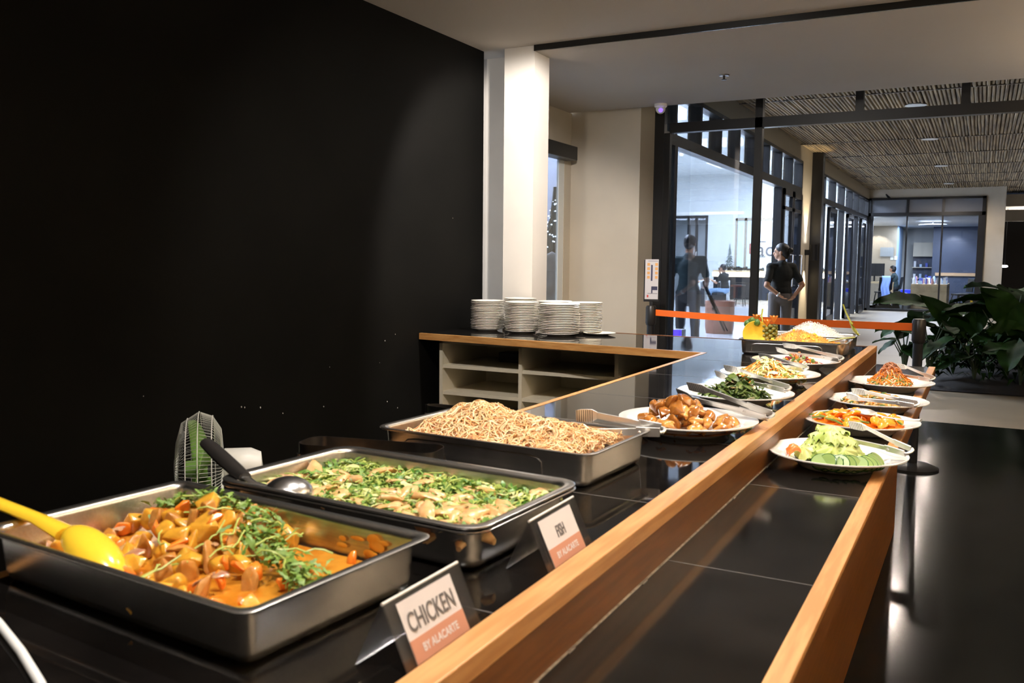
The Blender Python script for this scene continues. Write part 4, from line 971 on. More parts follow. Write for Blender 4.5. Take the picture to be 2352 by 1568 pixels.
# ---------------------------------------------------------------- fan in the aisle
fn = thing('pedestal_fan', 'white pedestal fan with green blades against the black wall', 'fan', (-2.42, 2.20, 0))
FA = math.radians(135); ax = Vector((-math.sin(FA), math.cos(FA), 0)); hc = Vector((0, 0, .61))
wire = mat('white_fan_wire', (.55, .55, .50), .4); fanw = mat('white_fan_plastic', (.70, .69, .64), .35); fang = mat('translucent_green_blade', (.18, .34, .07), .3)
b = MB(); X, Y = frame_of(ax); Y = ax.cross(X)
def fp(r, z, a): return hc+ax*z+X*(r*math.cos(a))+Y*(r*math.sin(a))
for k in range(90):
    a = 2*math.pi*k/90
    b.tube([fp(.035, .085, a), fp(.10, .083, a), (fp(.165, .065, a)), fp(.2, .01, a)], .0010, 4); b.tube([fp(.06, -.075, a), fp(.14, -.068, a), fp(.185, -.04, a), fp(.2, .0, a)], .0010, 4)
b.build('guard', wire, fn)
for z, r in ((.005, .203), (.045, .180), (-.04, .187)):
    b = MB(); b.tube([fp(r, z, 2*math.pi*k/48) for k in range(48)], .004 if z == .01 else .002, 6, closed=True); b.build('guard_ring', fanw, fn)
b = MB(); b.lathe([(.001, .092), (.04, .09), (.045, .084), (.04, .080), (.001, .080)], 24, hc, ax); b.build('badge', fanw, fn)
for k in range(3):
    a0 = k*2*math.pi/3+.4; b = MB()
    def bf(s_, q): a = a0+q*1.5; r = .03+.145*s_; return fp(r, .030-.065*q+.01*s_, a)
    b.sheet(bf, 8, 10); o = b.build('blade', fang, fn); sm = o.modifiers.new('t', 'SOLIDIFY'); sm.thickness = .002
b = MB(); b.lathe([(.001, .06), (.03, .055), (.034, -.02), (.001, -.02)], 20, hc, ax); b.build('hub', fang, fn)
b = MB(); b.lathe([(.06, -.07), (.068, -.08), (.066, -.17), (.05, -.205), (.001, -.21)], 24, hc, ax); b.build('motor_housing', fanw, fn)
b = MB(); b.tube([(0, 0, .03), (-ax.x*.12, -ax.y*.12, .5)], .014, 10); b.build('pole', fanw, fn)
b = MB(); b.lathe([(.17, 0), (.17, .02), (.12, .035), (.02, .045), (.001, .045)], 32); b.build('base', fanw, fn)

# ---------------------------------------------------------------- tape barrier
def post(label, x, y):
    t = thing('barrier_post', label, 'barrier post', (x, y, 0))
    b = MB(); b.lathe([(.165, 0), (.165, .012), (.12, .03), (.04, .04), (.001, .04)], 36); b.build('base', MT['blackmetal'], t)
    b = MB(); b.lathe([(.031, .03), (.031, .86), (.001, .86)], 24); b.build('pole', MT['blackmetal'], t)
    b = MB(); b.lathe([(.036, .84), (.043, .86), (.043, .985), (.036, 1.0), (.001, 1.002)], 24); b.build('head', MT['blkplastic'], t); return t
post('black barrier post at the left end of the orange tape', -2.385, 6.9)
post('black barrier post at the right end of the orange tape beside the plants', -.35, 6.37)
b = MB(); p0 = Vector((-2.34, 6.89, .945)); p1 = Vector((-.392, 6.38, .945)); q = []
b2 = []
for k in range(25):
    t_ = k/24; p = p0.lerp(p1, t_); p.z -= .012*math.sin(math.pi*t_)+.0*t_; n_ = Vector((.25, .97, 0))*.0012
    q.append([p+n_+Vector((0, 0, -.025)), p+n_+Vector((0, 0, .025)), p-n_+Vector((0, 0, .025)), p-n_+Vector((0, 0, -.025))])
b.rings(q); tag(b.build('barrier_tape', MT['orange'], smooth=False), 'bright orange retractable tape stretched between the two black posts', 'tape')
sh = thing('notice_frame', 'black framed notice with orange blocks standing on the left barrier post', 'notice', (-2.385, 6.9, 1.003), math.radians(12))
b = MB(); b.bb(-.062, .062, -.008, .008, .03, .37); b.build('frame', MT['blackmetal'], sh, smooth=False, bevel=.003)
b = MB(); b.bb(-.052, .056, -.0095, -.0082, .05, .375); b.build('sheet', MT['paper'], sh, smooth=False)
b = MB(); b.bb(-.012, .012, -.006, .006, 0, .03); b.build('stem', MT['blackmetal'], sh, smooth=False)
PO = mat('printed_orange', (.75, .38, .12), .6)
for k in range(4):
    for x in (-.036, .028): b = MB(); b.bb(x, x+.022, -.0102, -.0096, .345-.035*k-.022, .345-.035*k); b.build('orange_block', PO, sh, smooth=False)
b = MB(); b.bb(-.005, .008, -.0103, -.0096, .20, .33); b.bb(-.03, .05, -.0103, -.0096, .095, .098); b.bb(-.03, .05, -.0103, -.0096, .36, .363); b.bb(0, .05, -.0103, -.0096, .125, .155); b.bb(0, .01, -.0103, -.0096, .10, .125); b.build('dark_print', mat('printed_navy', (.03, .03, .08), .6), sh, smooth=False)
b = MB(); b.bb(-.035, -.022, -.0103, -.0096, .065, .085); b.build('red_print', mat('printed_red', (.6, .05, .04), .6), sh, smooth=False)

# ---------------------------------------------------------------- planter with big leaves
b = MB(); rs_ = random.Random(14)
def soil(a, c): x = -.55+6*a; y = 10.45+5.5*c; e = min(a, 1-a, c, 1-c)*12; return Vector((x, y, .01+.10*min(1, e)+.02*math.sin(x*7)*math.cos(y*5)*min(1, e)))
b.sheet(soil, 60, 40); tag(b.build('planter_soil', MT['soil']), 'dark soil bed under the big leafed plants', 'soil', kind='stuff')
def leaf_mesh(L, W_, kind, rng):
    def f(a, c):
        t = a; s = c*2-1
        if kind == 'heart': wv = W_*(math.sin(math.pi*min(1, t*.94+.06))**.75)*(1.15-.35*t); back = -.18*L*abs(s)**1.5*max(0, 1-t*3)
        else: wv = W_*math.sin(math.pi*(.04+.95*t))**.9; back = 0
        wav = .02*L*math.sin(t*18+s*2)*abs(s)
        x = t*L+back; z = -.32*L*t*t+.22*W_*abs(s)+wav
        return Vector((x, s*wv, z))
    b = MB(); b.sheet(f, 14, 10); return b
def plant(label, x, y, n, H, L, W_, kind, rng, m='leafdk', group=None, aim=None, cat='plant', name='leafy_plant'):
    t = thing(name, label, cat, (x, y, .08), 0, group)
    for k in range(n):
        a = (aim[k][0] if aim and k < len(aim) else k*2.39996+rng.uniform(-.4, .4)); h = (aim[k][1] if aim and k < len(aim) else H*rng.uniform(.45, 1)); rad = (aim[k][2] if aim and k < len(aim) else h*rng.uniform(.15, .45))
        tip = Vector((math.cos(a)*rad, math.sin(a)*rad, h)); b = MB(); b.tube([(0, 0, 0), (tip.x*.25, tip.y*.25, h*.55), tip], [.012, .009, .006], 6); b.build('stem', MT['stem'], t)
        lb = leaf_mesh(L*rng.uniform(.75, 1.15), W_*rng.uniform(.8, 1.15), kind, rng)
        Rm = Euler((rng.uniform(-.5, .5), rng.uniform(-.35, .55) if not aim else rng.uniform(-.5, .0), a)).to_matrix()
        lb.v = [tuple(Rm @ Vector(v)+tip) for v in lb.v]; lb.build('leaf', MT[m], t)
    return t
def leaf_between(t, tip, base, W_, m='leafmid', face=(.2, -1, .35)):
    o0 = t.location; T_ = Vector(tip)-o0; B_ = Vector(base)-o0; d = T_-B_; n_ = Vector(face).normalized(); sd = d.cross(n_).normalized(); n_ = sd.cross(d).normalized()
    def f(a, c):
        q = c*2-1; wv = W_*(math.sin(math.pi*min(1, .08+a*.92))**.8)*(1.25-.5*a); back = -.16*max(0, 1-a*3)*abs(q)**1.5
        return B_+d*(a+back)+sd*(q*wv)+n_*(.25*W_*abs(q)+.10*d.length*math.sin(a*3.0)+.012*math.sin(a*22+q*3)*abs(q))
    b = MB(); b.sheet(f, 22, 14); b.build('leaf', MT[m], t)
    b = MB(); b.tube([(0, 0, 0), (B_.x*.4, B_.y*.4, B_.z*.7), B_], [.014, .011, .008], 6); b.build('stem', MT['stem'], t)
rp = random.Random(77)
plant('broad leafed dark plant at the right edge of the photo', .30, 11.3, 10, .95, .50, .20, 'heart', rp, aim=[(2.2, .92, .35), (1.2, .95, .3), (3.4, .80, .3), (-.6, .8, .3)])
q1 = bpy.data.objects['leafy_plant']
for a_ in (((-.03, 11.2, 1.10), (.36, 11.3, .72), .16), ((.62, 11.2, .92), (.34, 11.2, .70), .15), ((.05, 11.0, .62), (.40, 11.1, .60), .14), ((.9, 11.4, .8), (.5, 11.4, .75), .15)): leaf_between(q1, *a_)
plant('tall pointed leaf plant in the middle of the planter', -.25, 11.6, 9, .85, .55, .17, 'blade', rp, aim=[(2.7, .66, .12), (2.9, .6, .2), (.4, .75, .2), (-2.2, .5, .3)])
q2 = bpy.data.objects['leafy_plant.001']
for a_ in (((-.64, 11.3, 1.0), (-.16, 11.4, .56), .12), ((-.05, 11.3, .86), (-.20, 11.5, .52), .12), ((.12, 11.4, .84), (-.15, 11.5, .60), .12), ((-.52, 11.2, .62), (-.25, 11.4, .46), .10)): leaf_between(q2, *a_)
plant('low arching dark plant in front of the planter middle', -.02, 10.9, 10, .55, .45, .12, 'blade', rp)
plant('low arching dark plant at the right front of the planter', .42, 10.8, 10, .55, .45, .12, 'blade', rp)
plant('small leafed plant at the left edge of the planter', -.75, 11.2, 13, .74, .22, .10, 'heart', rp)
plant('bushy dark plant directly right of the right barrier post', -.48, 11.0, 11, .70, .30, .12, 'heart', rp)
plant('dark leafy plant at the back of the planter right of the office window', .5, 12.6, 9, 1.0, .55, .22, 'heart', rp)
plant('dark leafy plant at the back of the planter below the office window', -.1, 12.7, 9, .70, .45, .18, 'heart', rp)
b = MB(); hpg = Heap(.4, 11.2, 0, .08, lambda u, v: 0, tray_in(.3, .2))
for k in range(900):
    x = rp.uniform(-.5, 1.6); y = rp.uniform(10.55, 12.8); h = rp.uniform(.02, .5)*(1 if x > -.35 else .5)
    a = rp.uniform(0, 6.3); l = rp.uniform(.08, .2); b.tube([(x, y, h+.08), (x+math.cos(a)*l*.5, y+math.sin(a)*l*.5, h+.13), (x+math.cos(a)*l, y+math.sin(a)*l, h+.06)], [.004, .028, .002], 5, sq=.1)
tag(b.build('undergrowth', MT['leafdk']), 'dense dark undergrowth filling the planter', 'undergrowth', kind='stuff')

# ---------------------------------------------------------------- Christmas tree seen through the narrow window
def xmas(label, x, y, z, H, Rr, n, glow, m):
    t = thing('christmas_tree', label, 'christmas tree', (x, y, z)); rx = random.Random(5); b = MB()
    for k in range(n):
        q = rx.random(); h = H*(.1+.9*q); r = Rr*(1-q)*rx.uniform(.5, 1); a = rx.uniform(0, 6.3)
        b.tube([(r*.4*math.cos(a), r*.4*math.sin(a), h+.02*H), (r*math.cos(a), r*math.sin(a), h-.03*H)], [.012*H, .002], 4)
    b.tube([(0, 0, 0), (0, 0, H)], .01*H, 6); b.build('branches', m, t)
    if glow:
        b = MB()
        for k in range(glow):
            q = rx.random(); h = H*(.1+.88*q); r = Rr*(1-q)*.98; a = rx.uniform(0, 6.3); b.ell((r*math.cos(a), r*math.sin(a), h), (.009*H/2,)*3, n=6, m=4)
        b.build('fairy_lights', mat('fairy_light', (1, 1, 1), .5, emit=(.55, .75, 1), estr=5), t)
    return t
xmas('dark christmas tree with pale blue lights seen through the narrow window', -4.56, 9.62, .35, 1.85, .42, 900, 170, mat('dark_fir', (.02, .035, .035), .7))
xmas('tiny bare christmas tree standing at the left end of the lobby bar', -7.35, 28.95, 1.10, .85, .22, 220, 0, mat('grey_fir', (.10, .14, .12), .7))
fg = thing('mannequin', 'dim grey draped figure standing below the lit christmas tree', 'figure', (-4.17, 8.75, 0))
b = MB(); b.lathe([(.28, 0), (.25, .5), (.17, .95), (.2, 1.25), (.07, 1.42), (.001, 1.46)], 18); b.build('drape', mat('grey_drape', (.10, .11, .12), .8, var=.5, vscale=6), fg)
slab('floor', -8, -3.15, 8.1, 12.3, -.1, -.004, 'flrwhite')

# ---------------------------------------------------------------- people
def capsule(b, p0, p1, r0, r1, n=12):
    p0 = Vector(p0); p1 = Vector(p1); d = p1-p0; L = d.length; X_, Y_ = frame_of(d); Y_ = d.normalized().cross(X_); rs_ = []
    for k in range(4): a = (k/4)*math.pi/2; rs_.append((-r0*math.cos(a), r0*math.sin(a)+.0005))
    for k in range(5): a = (k/4)*math.pi/2; rs_.append((L+r1*math.sin(a), r1*math.cos(a)+.0005))
    dn = d.normalized(); b.rings([[p0+dn*z+X_*(r*math.cos(2*math.pi*j/n))+Y_*(r*math.sin(2*math.pi*j/n)) for j in range(n)] for z, r in rs_])
def head(b, c, Rm, s=1):
    c = Vector(c)
    def E(o, r, rr=None): b.ell(c+Rm @ (Vector(o)*s), tuple(q*s for q in r), Rm if rr is None else Rm @ rr, 14, 10)
    E((0, 0, .03), (.072, .092, .088)); E((0, .03, -.04), (.055, .06, .062)); E((0, .062, -.075), (.026, .022, .02))
    E((0, .098, -.012), (.012, .018, .022)); E((0, .085, -.048), (.024, .012, .010)); E((0, .084, .028), (.05, .014, .012))
    for q in (-1, 1): E((q*.073, -.005, -.005), (.010, .02, .03))
def hand(b, p, Rm, s=1, curl=.5):
    p = Vector(p)
    def V(x, y, z): return p+Rm @ (Vector((x, y, z))*s)
    b.ell(V(0, 0, -.045), (.040*s, .016*s, .048*s), Rm, 10, 8)
    for k, (x, l) in enumerate(((-.027, .062), (-.009, .072), (.009, .068), (.027, .054))):
        a = V(x, 0, -.082); m_ = V(x*1.05, .012*curl*2, -.082-l*.5); e = V(x*1.05, .03*curl*2, -.082-l*.85); capsule(b, a, m_, .0085*s, .008*s, 8); capsule(b, m_, e, .008*s, .0065*s, 8)
    capsule(b, V(.03, .0, -.03), V(.055, .014, -.065), .011*s, .009*s, 8); capsule(b, V(.055, .014, -.065), V(.056, .022, -.09), .009*s, .0075*s, 8)
def person(label, x, y, z, rz, J, H=1.0, shirt='shirtblk', pants='pantgrey', hair='short', vox=.011, face=True, headrot=0, skirt=None):
    """J: joints in a frame facing +Y, metres for a 1.7 m adult; scaled by H"""
    t = thing('person', label, 'person', (x, y, z), rz); s = H
    V = lambda p: Vector(p)*s
    Rh = Matrix.Rotation(headrot, 3, 'Z'); b = MB(); hd = V(J['head'])
    head(b, hd, Rh, s); capsule(b, V(J['neck'])-Vector((0, 0, .03*s)), hd-Vector((0, .01*s, .05*s)), .056*s, .052*s)
    hip = V(J['hip']); nk = V(J['neck']); ch = V(J['chest'])
    sd = (V(J['shR'])-V(J['shL'])).normalized()
    def ellt(bb_, c, r, dr=0):
        xa = sd; za = Vector((0, 0, 1)); ya = za.cross(xa); Rm = Matrix((xa, ya, za)).transposed(); bb_.ell(c, tuple((q+dr)*s for q in r), Rm, 16, 10)
    def torso(bb_, dr):
        ellt(bb_, ch+Vector((0, 0, .02*s)), (.155, .105, .17), dr); ellt(bb_, (ch+hip)*.5, (.130, .098, .16), dr); ellt(bb_, hip+Vector((0, 0, .05*s)), (.150, .110, .13), dr)
        capsule(bb_, V(J['shL']), V(J['shR']), (.058+dr)*s, (.058+dr)*s); capsule(bb_, nk-Vector((0, 0, .01*s)), ch+Vector((0, 0, .05*s)), (.062+dr)*s, (.10+dr)*s)
    torso(b, -.004)
    for q in ('L', 'R'):
        capsule(b, V(J['sh'+q]), V(J['el'+q]), .049*s, .038*s); capsule(b, V(J['el'+q]), V(J['wr'+q]), .037*s, .026*s)
        d = (V(J['wr'+q])-V(J['el'+q])).normalized(); X_, Y_ = frame_of(-d); Rm = Matrix((X_, Y_, -d)).transposed(); hand(b, V(J['wr'+q]), Rm, s*.95)
        capsule(b, V(J['hp'+q]), V(J['kn'+q]), .078*s, .053*s); capsule(b, V(J['kn'+q]), V(J['an'+q]), .052*s, .036*s)
    bd = fuse(b, 'body', MT['skin'], vox*.8, t, 2)
    b = MB(); torso(b, .010)
    for q in ('L', 'R'):
        e = V(J['sh'+q]).lerp(V(J['el'+q]), .72); capsule(b, V(J['sh'+q]), e, .060*s, .054*s)
    fuse(b, 'shirt', MT[shirt], vox, t, 3)
    b = MB(); ellt(b, hip+Vector((0, 0, -.01*s)), (.158, .118, .12), .008)
    for q in ('L', 'R'):
        capsule(b, V(J['hp'+q]), V(J['kn'+q]), .092*s, .068*s); capsule(b, V(J['kn'+q]), V(J['an'+q]).lerp(V(J['kn'+q]), .06), .068*s, .055*s)
    fuse(b, 'trousers', MT[pants], vox, t, 3)
    for q in ('L', 'R'):
        b = MB(); a = V(J['an'+q]); fw = Vector(J.get('toe', (0, 1, 0)))
        capsule(b, a+fw*(-.03*s)-Vector((0, 0, .045*s)), a+fw*(.13*s)-Vector((0, 0, .058*s)), .042*s, .032*s); b.ell(a-Vector((0, 0, .02*s)), (.045*s, .05*s, .05*s)); b.build('shoe', MT['blkplastic'], t)
    b = MB(); c = hd
    def E(o, r): b.ell(c+Rh @ (Vector(o)*s), tuple(q_*s for q_ in r), Rh, 14, 10)
    E((0, -.012, .050), (.084, .096, .085)); E((0, -.045, .01), (.078, .065, .085))
    if hair == 'bun': E((0, -.115, .03), (.045, .045, .045)); E((0, -.07, -.03), (.06, .04, .06))
    if hair == 'bob': E((0, -.03, -.01), (.092, .075, .10)); E((0, .04, .075), (.07, .05, .04))
    fuse(b, 'hair', MT['hair'], vox*.8, t, 2)
    if face:
        for q in (-1, 1):
            b = MB(); b.ell(hd+Rh @ (Vector((q*.03, .088, .012))*s), (.011*s, .006*s, .007*s), Rh, 8, 6); b.build('eye', MT['eyew'], bd)
            b = MB(); b.ell(hd+Rh @ (Vector((q*.03, .093, .012))*s), (.005*s, .003*s, .005*s), Rh, 8, 6); b.build('pupil', MT['hair'], bd)
        b = MB(); b.ell(hd+Rh @ (Vector((0, .095, -.048))*s), (.022*s, .005*s, .006*s), Rh, 8, 6); b.build('lips', mat('lips', (.35, .10, .08), .5), bd)
    return t
stand_legs = dict(hip=(0, 0, .93), hpL=(-.09, 0, .92), hpR=(.09, 0, .92), knL=(-.10, .01, .49), knR=(.10, .03, .49), anL=(-.11, -.02, .085), anR=(.12, .02, .085))
# woman by the entrance, hands on her lower back
Jw = dict(head=(0, .02, 1.52), neck=(0, -.01, 1.37), chest=(0, 0, 1.20), shL=(-.155, 0, 1.32), shR=(.155, 0, 1.32), elL=(-.25, -.08, 1.07), elR=(.27, -.09, 1.08), wrL=(-.11, -.15, .95), wrR=(.13, -.15, .94), **stand_legs)
wm = person('person in a dark shirt and grey trousers standing with hands on hips behind', -2.41, 12.3, 0, math.radians(38), Jw, .985, 'shirtblk', 'pantgrey', 'bun', headrot=math.radians(55))
b = MB(); wp = Vector(Jw['wrL'])*.985; b.lathe([(.030, -.012), (.033, -.008), (.033, .008), (.030, .012)], 18, wp, (Vector(Jw['wrL'])-Vector(Jw['elL']))); b.build('wristwatch', MT['polish'], wm)
# man with a tripod behind the glass
Jm = dict(head=(0, .03, 1.60), neck=(0, 0, 1.44), chest=(0, 0, 1.25), shL=(-.185, 0, 1.38), shR=(.185, 0, 1.38), elL=(-.25, -.02, 1.10), elR=(.25, .02, 1.11), wrL=(-.26, .08, .86), wrR=(.20, .23, 1.02), **stand_legs)
mn = person('person in a dark teal shirt standing behind the glass holding a tripod', -3.55, 11.8, 0, math.radians(4), Jm, 1.0, 'shirtteal', 'pantdk', 'short')
tp = thing('camera_tripod', 'folded black tripod slanting down from the hand of the standing person', 'tripod', (-3.05-.2, 12.0, 0), 0)
b = MB(); A = Vector((-.12, -.02, 1.02)); B_ = Vector((.16, .0, .42))
for k, (dx, dy) in enumerate(((0, 0), (.03, .02), (.0, .035))):
    b = MB(); b.tube([A+Vector((dx*.5, dy, 0)), (A+B_)*.5+Vector((dx, dy, 0)), B_+Vector((dx*1.4, dy, 0))], [.014, .012, .009], 8); b.build('leg', MT['blackmetal'], tp)
b = MB(); b.tube([A+Vector((-.02, 0, .08)), A], .02, 8); b.tube([(A+B_)*.5-Vector((.03, 0, 0)), (A+B_)*.5+Vector((.04, .02, .02))], .02, 8); b.build('collar', MT['blackmetal'], tp)
# seated people at the lobby table
Js = dict(head=(0, .05, 1.18), neck=(0, .0, 1.02), chest=(0, -.02, .84), shL=(-.16, 0, .97), shR=(.16, 0, .97), elL=(-.22, .12, .74), elR=(.22, .15, .75), wrL=(-.12, .32, .80), wrR=(.04, .16, 1.0),
          hip=(0, -.05, .55), hpL=(-.09, 0, .52), hpR=(.09, 0, .52), knL=(-.11, .40, .50), knR=(.11, .40, .50), anL=(-.11, .38, .09), anR=(.12, .42, .09))
person('person in black with blue jeans sitting at the right of the lobby table', -6.85, 26.4, 0, math.radians(70), Js, 1.0, 'shirtblk', 'jeans', 'short', vox=.016)
Js2 = dict(Js); Js2['wrR'] = (.12, .32, .80)
person('person in dark clothes sitting at the left of the lobby table', -7.95, 26.55, 0, math.radians(-60), Js2, .97, 'shirtteal', 'pantdk', 'short', vox=.016)
def simple_table(name, label, x, y, z, rz, w_, d_, h, m, top=.05, leg=.07):
    t = thing(name, label, 'table', (x, y, z), rz); b = MB(); b.bb(-w_/2, w_/2, -d_/2, d_/2, h-top, h); b.build('tabletop', m, t, smooth=False)
    for sx in (-1, 1):
        for sy in (-1, 1): b = MB(); b.box((sx*(w_/2-leg/2), sy*(d_/2-leg/2), (h-top)/2), (leg, leg, h-top)); b.build('leg', m, t, smooth=False)
    return t
simple_table('lobby_table', 'white table in the lobby with a paper on its edge', -7.3, 26.95, 0, 0, .8, .8, .80, MT['whitelam'], leg=.09)
b = MB(); b.bb(-.2, .2, -.15, .15, 0, .004); o = b.build('paper_sheet', MT['paper'], smooth=False); o.location = (-7.1, 26.8, .801); o.rotation_euler = (0, 0, .4); tag(o, 'white paper sheet lying on the lobby table', 'paper')
def stool(label, x, y):
    t = thing('bar_stool', label, 'stool', (x, y, 0)); b = MB(); b.lathe([(.17, .62), (.17, .66), (.001, .66)], 18); b.build('seat', MT['blackmetal'], t)
    for k in range(4): a = k*math.pi/2+.78; b = MB(); b.tube([(.1*math.cos(a), .1*math.sin(a), .62), (.22*math.cos(a), .22*math.sin(a), 0)], .014, 6); b.build('leg', MT['blackmetal'], t)
    b = MB(); b.tube([(.19*math.cos(k*math.pi/8), .19*math.sin(k*math.pi/8), .22) for k in range(16)], .01, 6, closed=True); b.build('footrest', MT['blackmetal'], t)
stool('dark bar stool beside the seated person in the lobby', -6.65, 27.6)
for x_, y_, n_ in ((-6.98, 26.38, 'right'), (-7.86, 26.6, 'left')):
    t = thing('cube_seat', 'dark low seat under the person sitting %s of the lobby table' % n_, 'seat', (x_, y_, 0)); b = MB(); b.bb(-.18, .18, -.18, .18, 0, .44); b.build('seat', MT['blackmetal'], t, smooth=False, bevel=.02)
t = thing('round_planter', 'brown round planter tub on the lobby floor below the tape', 'planter', (-4.42, 16.8, 0)); b = MB(); b.lathe([(.25, 0), (.27, .10), (.28, .62), (.25, .62), (.24, .5), (.001, .5)], 32); b.build('tub', MT['terrapot'], t)
b = MB(); b.bb(-.20, .20, 0, .03, 0, .10); lc = thing('display_cabinet', 'low white cabinet with a violet glowing panel behind the entrance glass', 'cabinet', (-3.45, 10.55, .42)); b.build('glowing_panel', MT['violet'], lc, smooth=False)
b = MB(); b.bb(-.2, .2, 0.03, .2, -.42, .10); b.build('body', MT['whitelam'], lc, smooth=False)

# ---------------------------------------------------------------- office behind the end window
def desk(label, x, y, w_, d_): return simple_table('office_desk', label, x, y, 0, 0, w_, d_, .75, MT['deskwood'])
desk('pale wood desk at the left of the office window', -3.1, 32.6, 1.0, 1.4)
t = thing('monitor', 'dark computer monitor on the left office desk', 'monitor', (-3.32, 33.1, .75)); b = MB(); b.bb(-.32, .32, 0, .03, .18, .62); b.build('screen', MT['blackmetal'], t, smooth=False); b = MB(); b.bb(-.03, .03, .0, .03, 0, .2); b.bb(-.12, .12, -.08, .1, 0, .01); b.build('stand', MT['blackmetal'], t, smooth=False)
Jo = dict(Js); Jo['wrR'] = (.14, .34, .80)
person('person in navy sitting at the left office desk', -2.62, 32.3, 0, math.radians(85), Jo, 1.0, 'shirtteal', 'pantdk', 'bob', vox=.016)
def chair(label, x, y, rz, m=MT['blackmetal'], group=None):
    t = thing('office_chair', label, 'chair', (x, y, 0), rz, group)
    b = MB(); b.bb(-.22, .22, -.22, .22, .40, .45); b.build('seat', m, t, smooth=False, bevel=.01)
    b = MB(); b.box((0, -.27, .72), (.42, .03, .42), Matrix.Rotation(.15, 3, 'X')); b.build('backrest', m, t, smooth=False, bevel=.01)
    for sx in (-1, 1):
        for sy in (-1, 1): b = MB(); b.tube([(sx*.19, sy*.17, .40), (sx*.22, sy*.27, 0)], .018, 6); b.build('leg', m, t)
    return t
chair('black office chair under the seated person', -2.66, 32.3, math.radians(85))
chair('black office chair with a light blue cloth over its back', -2.85, 31.3, math.radians(20))
b = MB(); b.sheet(lambda a, c: Vector((.26*(a-.5)+.02*math.sin(c*9), .03*math.sin(a*14)*c, -.72*c)), 12, 10); o = b.build('draped_cloth', MT['bluecloth']); s_ = o.modifiers.new('t', 'SOLIDIFY'); s_.thickness = .008
o.location = (-2.75, 30.98, .97); o.rotation_euler = (0, 0, .3); tag(o, 'light blue cloth hanging over an office chair back', 'cloth')
dk2 = desk('pale wood desk covered with boxes in the middle of the office', -1.42, 30.9, 1.0, 2.4)
slab_ = MB(); slab_.bb(-.5, .5, -1.26, -1.22, 0, .70); slab_.build('front_panel', MT['deskwood'], dk2, smooth=False)
ro = random.Random(6); cl = [((.75, .78, .82), 'white'), ((.45, .62, .85), 'pale blue'), ((.08, .12, .55), 'dark blue'), ((.55, .30, .30), 'reddish'), ((.2, .22, .25), 'grey')]
cms = [mat('clutter_'+n_, c_, .5) for c_, n_ in cl]
for k in range(34):
    w_ = ro.uniform(.05, .16); h = ro.uniform(.05, .24); b = MB()
    if k % 3: b.bb(-w_/2, w_/2, -w_/2, w_/2, 0, h)
    else: b.lathe([(w_*.35, 0), (w_*.35, h*.7), (w_*.15, h), (.001, h)], 12)
    i_ = k % 5; o = b.build('desk_box' if k % 3 else 'desk_bottle', cms[i_], smooth=bool(k % 3 == 0)); o.location = (-1.85+(k % 6)*.17, 29.9+(k//6)*.36, .751)
    tag(o, cl[i_][1]+(' box' if k % 3 else ' bottle')+' among the clutter on the middle office desk', 'box' if k % 3 else 'bottle', 'clutter on the office desk '+cl[i_][1])
t = thing('wall_cabinet', 'cream wall cabinet with two doors in the office', 'cabinet', (-2.0, 36.3, 1.65))
for k in range(2): b = MB(); b.bb(-.32+k*.32, -.004+k*.32, -.02, 0, 0, .5); b.build('door', MT['shelf'], t, smooth=False)
b = MB(); b.bb(-.33, .33, 0, .35, -.01, .51); b.build('body', MT['shelf'], t, smooth=False)
t = thing('office_shelf', 'dark shelf niche with small items under the cream cabinet', 'shelf', (-2.0, 36.4, .85))
b = MB(); b.bb(-.33, .33, .1, .3, 0, .78); b.build('back', MT['navy'], t, smooth=False)
for z_ in (0.0, .4): b = MB(); b.bb(-.35, .35, -.1, .3, z_-.03, z_); b.build('shelf_board', MT['shelf'], t, smooth=False)
for k in range(6):
    b = MB(); hh = ro.uniform(.1, .22); b.bb(-.04, .04, -.04, .04, 0, hh); o = b.build('shelf_item', cms[k % 3], smooth=False); o.location = (-2.25+(k % 3)*.2, 36.35, .852 if k < 3 else 1.252)
    tag(o, cl[k % 3][1]+' item on the '+('lower' if k < 3 else 'upper')+' board of the dark office shelf', 'item')
b = MB(); b.bb(-.22, .22, 0, .02, 0, .32); b.build('sign_plate', mat('grey_sign_plate', (.30, .33, .34), .4), smooth=False); o = bpy.data.objects['sign_plate']; o.location = (-3.03, 33.96, 1.62); tag(o, 'grey square sign plate on the tan office wall', 'sign')
b = MB(); b.bb(-.05, .05, 0, .01, 0, .14); b.bb(.08, .18, 0, .01, 0, .14); o = b.build('light_switches', MT['whitelam'], smooth=False); o.location = (-2.86, 33.985, 1.50); tag(o, 'pair of white wall switches beside the grey sign plate', 'switch')
b = MB(); b.bb(-.75, .75, 0, .05, 0, .11); o = b.build('wall_ledge', mat('tan_ledge', (.55, .36, .20), .5), smooth=False); o.location = (-.75, 35.14, .95); tag(o, 'tan strip ledge on the navy office wall', 'ledge')
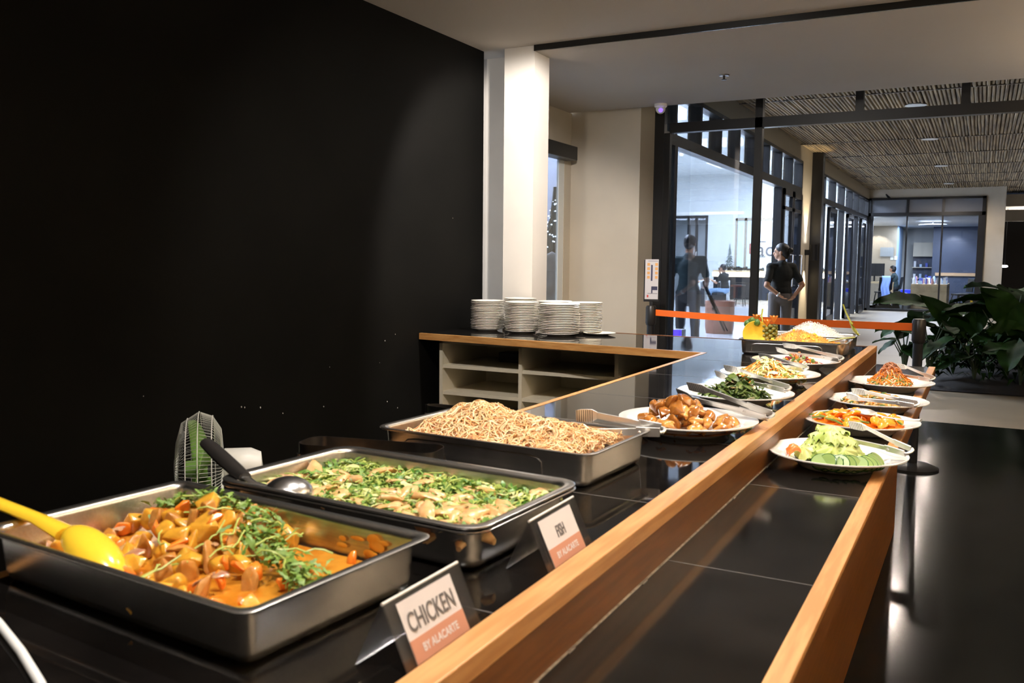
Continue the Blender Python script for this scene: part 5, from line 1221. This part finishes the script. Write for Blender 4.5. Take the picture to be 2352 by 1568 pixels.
chair('dark folding chair standing right of the cluttered office desk', -.55, 30.8, math.radians(115))
chair('second dark chair leaning behind the folding chair in the office', -.40, 31.6, math.radians(100))
t = thing('waste_bag', 'grey waste bag on the floor beside the middle office desk', 'bag', (-2.05, 29.6, 0)); b = MB(); b.lathe([(.14, 0), (.19, .15), (.17, .35), (.08, .46), (.001, .48)], 14); b.build('bag_body', mat('grey_bag', (.18, .19, .20), .5, bump=.5, bscale=12), t)
b = MB(); b.bb(-.2, .2, -.12, .12, 0, .12); o = b.build('blue_bin', mat('vivid_blue', (.03, .05, .75), .4), smooth=False, bevel=.01); o.location = (-2.1, 31.0, .42); tag(o, 'vivid blue tray on a crate in the office', 'tray')
b = MB(); b.bb(-.18, .18, -.14, .14, 0, .42); o = b.build('crate', MT['whitelam'], smooth=False); o.location = (-2.1, 31.0, 0); tag(o, 'white crate under the vivid blue tray', 'crate')
t = thing('umbrella_stand', 'small dark bin with a yellow strip at the right corner of the office window', 'bin', (-.28, 28.3, 0)); b = MB(); b.bb(-.12, .12, -.12, .12, 0, .42); b.build('bin', MT['blackmetal'], t, smooth=False); b = MB(); b.bb(.02, .08, -.13, -.12, .05, .4); b.build('strip', MT['yellow'], t, smooth=False)
for k, (x, y) in enumerate(((-1.75, 29.4), (-1.25, 31.5), (-1.0, 33.2), (-.95, 34.6))):
    downlight(x, y, 2.695, 'round white office ceiling lamp seen through the end window', 'lamp', .09, group='office ceiling lamps')
t = thing('ceiling_duct', 'flat oval grey fitting hanging under the office ceiling', 'ceiling fitting', (-1.45, 30.8, 2.6)); b = MB(); b.ell((0, 0, 0), (.42, .2, .03)); b.build('body', mat('grey_fitting', (.3, .33, .38), .5), t); b = MB(); b.tube([(0, 0, 0), (0, 0, .1)], .02, 6); b.build('rod', MT['steeldk'], t)
spot('office_wall_wash', (-3.35, 33.5, 2.6), 22, NEUT, 90, .3, (-3.35, 33.95, 1.4)); spot('office_wall_wash', (-.95, 34.7, 2.6), 20, NEUT, 90, .5, (-.95, 35.2, 1.4))
